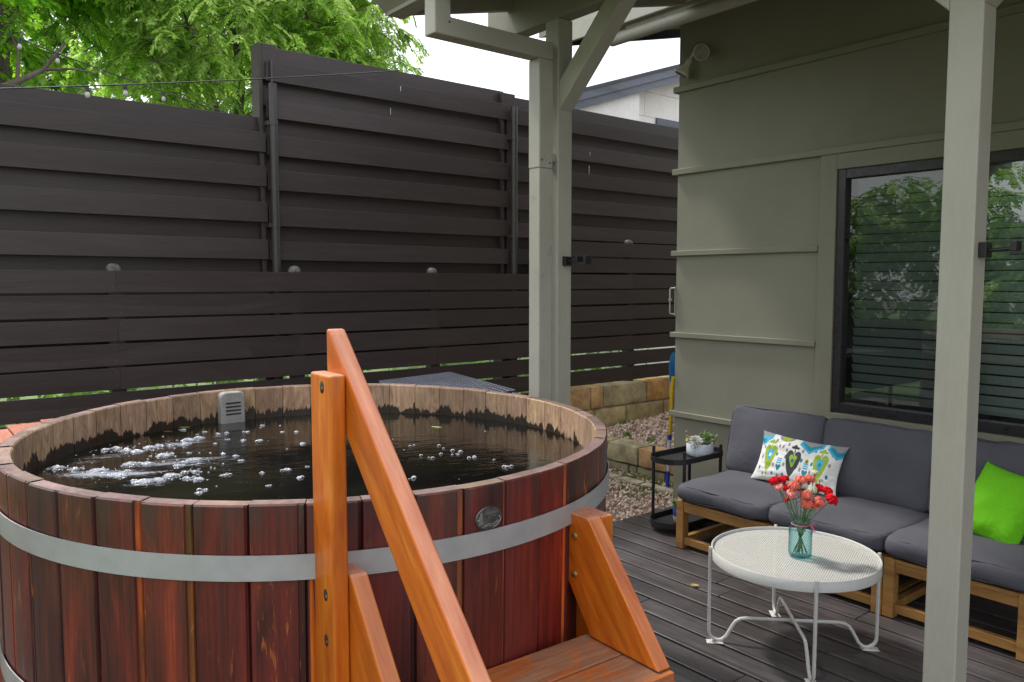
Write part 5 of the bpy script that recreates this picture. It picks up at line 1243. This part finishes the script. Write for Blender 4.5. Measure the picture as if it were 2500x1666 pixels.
# ------------------------------------------------------------------ side table and planters
sd_=empty('side_table',(4.19,3.34,0),label='black two-tier metal tray table between the sofa and the house wall',cat='table')
LX=((4.005,3.465),(4.005,3.205),(4.385,3.205),(4.385,3.465))
for x,y in LX:
    m=MB(); m.tube([(x,y,0),(x,y,.55)],.011,12); m.tube([(x,y,.546),(x,y,.552)],.0085,12); m.build('leg',M['black'],sd_)
def tray(z,hr):
    pts=[]; yc=3.335; r_=.125; 
    for i in range(13): t=R(90+180*i/12); pts.append((4.03+.13*math.cos(t)*.98,yc+.142*math.sin(t)))
    for i in range(13): t=R(-90+180*i/12); pts.append((4.36+.13*math.cos(t)*.98,yc+.142*math.sin(t)))
    n=len(pts); c=(4.195,yc)
    ins=[(c[0]+(p[0]-c[0])*.985,c[1]+(p[1]-c[1])*.96) for p in pts]
    m=MB(); m.add([(p[0],p[1],z) for p in pts]+[(p[0],p[1],z+hr) for p in pts]+[(p[0],p[1],z+hr) for p in ins]+[(p[0],p[1],z+.004) for p in ins],
       [tuple(range(n))[::-1]]+[(a*n+i,a*n+(i+1)%n,(a+1)*n+(i+1)%n,(a+1)*n+i) for a in range(3) for i in range(n)]+[tuple(range(3*n,4*n))])
    m.build('tray',M['black'],sd_)
tray(.468,.036); tray(.045,.036)
def sleaf(m,p,d,l,w_,t,c,curl=.2):
    d=Vector(d).normalized(); s=d.cross(Vector((0,0,1)));
    if s.length<.05: s=Vector((1,0,0))
    s.normalize(); n_=s.cross(d).normalized(); vs=[]; prf=[(0,.25),(.25,.75),(.55,1),(.8,.8),(1,.05)]
    for t_,ww in prf:
        q=Vector(p)+d*(l*t_)+n_*(curl*l*t_*t_)
        for k in range(6): a=2*math.pi*k/6; vs.append(q+s*(math.cos(a)*w_*ww)+n_*(math.sin(a)*t*ww))
    m.add(vs,[(i*6+k,i*6+(k+1)%6,(i+1)*6+(k+1)%6,(i+1)*6+k) for i in range(4) for k in range(6)],(*c,0),0,True)
def rosette(m,c,R_,n,cin,cout,tilt=(0,0,1)):
    Mx=Matrix.Translation(c)@frame_to(tilt); tmp=MB()
    for l in range(5):
        k=n-l; rr=R_*(1-.19*l)
        for i in range(k):
            a=2*math.pi*i/k+l*.5; el=.18+.30*l; t=l/4; cc=tuple(cin[q]*t+cout[q]*(1-t) for q in range(3)); u_=rng.uniform(.9,1.08)
            sleaf(tmp,(0,0,.004*l),(math.cos(a),math.sin(a),el),rr,rr*.34,rr*.08,tuple(v*u_ for v in cc),.15)
    b=len(m.v); m.v+=[tuple(Mx@Vector(v)) for v in tmp.v]; m.f+=[tuple(b+i for i in f) for f in tmp.f]; m.t+=tmp.t; m.m+=tmp.m; m.sm+=tmp.sm
PB=(4.285,3.30,.4735)
pb=empty('succulent_bowl',PB,label='pale ribbed bowl of succulents on the top tray of the side table',cat='planter')
m=MB(); nseg=120; prf=[(0,.001),(.072,.001),(.086,.010),(.089,.03),(.089,.088),(.086,.090),(.083,.088),(.083,.07),(0,.07)]; vs=[]
for i,(r_,z) in enumerate(prf):
    for k in range(nseg):
        t=2*math.pi*k/nseg; rb=.0016*math.cos(t*40) if 2<=i<=4 else 0; vs.append((PB[0]+(r_+rb)*math.cos(t),PB[1]+(r_+rb)*math.sin(t),PB[2]+z))
m.add(vs,[(i*nseg+k,i*nseg+(k+1)%nseg,(i+1)*nseg+(k+1)%nseg,(i+1)*nseg+k) for i in range(len(prf)-1) for k in range(nseg)],(1,1,1,0),0,True); m.build('bowl',M['pot_white'],pb)
m=MB(); m.lathe([(.084,PB[2]+.078),(.05,PB[2]+.083),(0,PB[2]+.086)],c=(PB[0],PB[1],0),n=30); m.build('soil',M['soil'],pb)
m=MB(); rosette(m,(PB[0]-.058,PB[1]-.010,PB[2]+.098),.052,11,(.30,.33,.33),(.44,.44,.42),(-.75,-.35,.75)); m.build('grey_rosette',M['succ'],pb)
m=MB(); rosette(m,(PB[0]-.035,PB[1]+.045,PB[2]+.10),.045,9,(.40,.36,.08),(.36,.38,.08),(-.3,.1,1)); m.build('yellow_rosette',M['succ'],pb)
m=MB()
for _ in range(40):
    a=rng.uniform(0,6.28); r_=rng.uniform(0,.052); x=PB[0]+.030+r_*math.cos(a)*.9; y=PB[1]-.025+r_*math.sin(a); hh=rng.uniform(.03,.085)*(1.15-r_*8)
    b0=Vector((x,y,PB[2]+.078)); tp_=b0+Vector((math.cos(a)*r_*.8,math.sin(a)*r_*.8,max(.02,hh))); m.tube([b0,tp_],.0018,5,tint=(.15,.22,.08,0))
    for l in range(9):
        aa=rng.uniform(0,6.28); q=b0.lerp(tp_,rng.uniform(.35,1)); g_=rng.uniform(.8,1.25); sleaf(m,q,(math.cos(aa),math.sin(aa),rng.uniform(.3,1.4)),rng.uniform(.012,.019),.0052,.0035,(.19*g_,.28*g_,.10*g_))
m.build('jade_cluster',M['succ'],pb)
m=MB()
for (ex,ey,ez,bz_) in ((-.075,.06,.165,.5),(-.05,.075,.13,.5),(-.09,.03,.12,.5)):
    b0=Vector((PB[0]-.04,PB[1]+.035,PB[2]+.08)); e=Vector((PB[0]+ex,PB[1]+ey,PB[2]+ez)); m.tube([b0,b0.lerp(e,.5)+Vector((0,0,.01)),e],.0014,5,tint=(.25,.26,.14,0))
    for l in range(8): aa=rng.uniform(0,6.28); q=b0.lerp(e,.35+.65*l/7); sleaf(m,q,(math.cos(aa),math.sin(aa),.6),.010,.0030,.002,(.30,.34,.18))
    ico(m,e,.006); 
for i in range(len(m.t)):
    if m.t[i]==(1,1,1,0): m.t[i]=(.42,.32,.24,0)
m.build('trailing_stems',M['succ'],pb)
PS=(4.085,3.30,.0495)
ps=empty('small_pot',PS,label='small blue and cream pot with a spiky green plant on the lower tray',cat='planter')
m=MB(); m.lathe([(0,0),(.030,0),(.040,.010),(.044,.03),(.045,.048)],c=PS,n=32); m.build('pot_base',M['pot_cream'],ps)
m=MB(); m.lathe([(.0452,.0482),(.046,.052),(.047,.098),(.044,.099),(.042,.094),(0,.09)],c=PS,n=32); m.build('pot_band',M['pot_blue'],ps)
m=MB()
for _ in range(30):
    a=rng.uniform(0,6.28); g_=rng.uniform(.8,1.3); sleaf(m,(PS[0]+.012*math.cos(a),PS[1]+.012*math.sin(a),PS[2]+.09),(math.cos(a)*.5,math.sin(a)*.5,rng.uniform(.5,1.2)),rng.uniform(.05,.09),.0060,.003,(.11*g_,.30*g_,.045*g_),-.1)
m.build('leaves',M['succ'],ps)

# ------------------------------------------------------------------ tools leaning on the side wall
bm=empty('broom_pole',(4.94,4.13,-.03),label='yellow, white and blue pole leaning at the house corner behind the side table',cat='pole')
A0,A1=Vector((4.945,4.13,-.03)),Vector((4.83,4.0,.72)); d=A1-A0
for nm,t0,t1,r_,mt in (('blue_tip',0,.20,.016,'blue'),('white_shaft',.20,.42,.014,'pot_white'),('blue_collar',.56,.62,.016,'blue'),('yellow_grip',.62,1.25,.0145,'yellow'),('white_shaft',.42,.56,.0135,'pot_white')):
    m=MB(); m.tube([A0+d*t0,A0+d*t1],r_,12); m.build(nm,M[mt],bm)
sh=empty('blue_shovel',(4.86,4.06,0),label='bright blue plastic shovel propped upside down behind the house corner',cat='shovel')
m=MB(); m.tube([(4.93,3.99,-.03),(4.84,3.99,.85)],.010,10); m.build('shaft',M['blue'],sh)
m=MB(); ns=20; vs=[(4.835+.055*math.sin(t),3.995+.0*t,.97+.13*math.cos(t)) for t in [2*math.pi*i/ns for i in range(ns)]]
m.add(vs+[(v[0]*.3+4.835*.7,4.015,v[2]*.3+.97*.7) for v in vs],[(i,(i+1)%ns,ns+(i+1)%ns,ns+i) for i in range(ns)]+[tuple(range(ns,2*ns))],(1,1,1,0),0,True); m.build('blade',M['cyan'],sh)
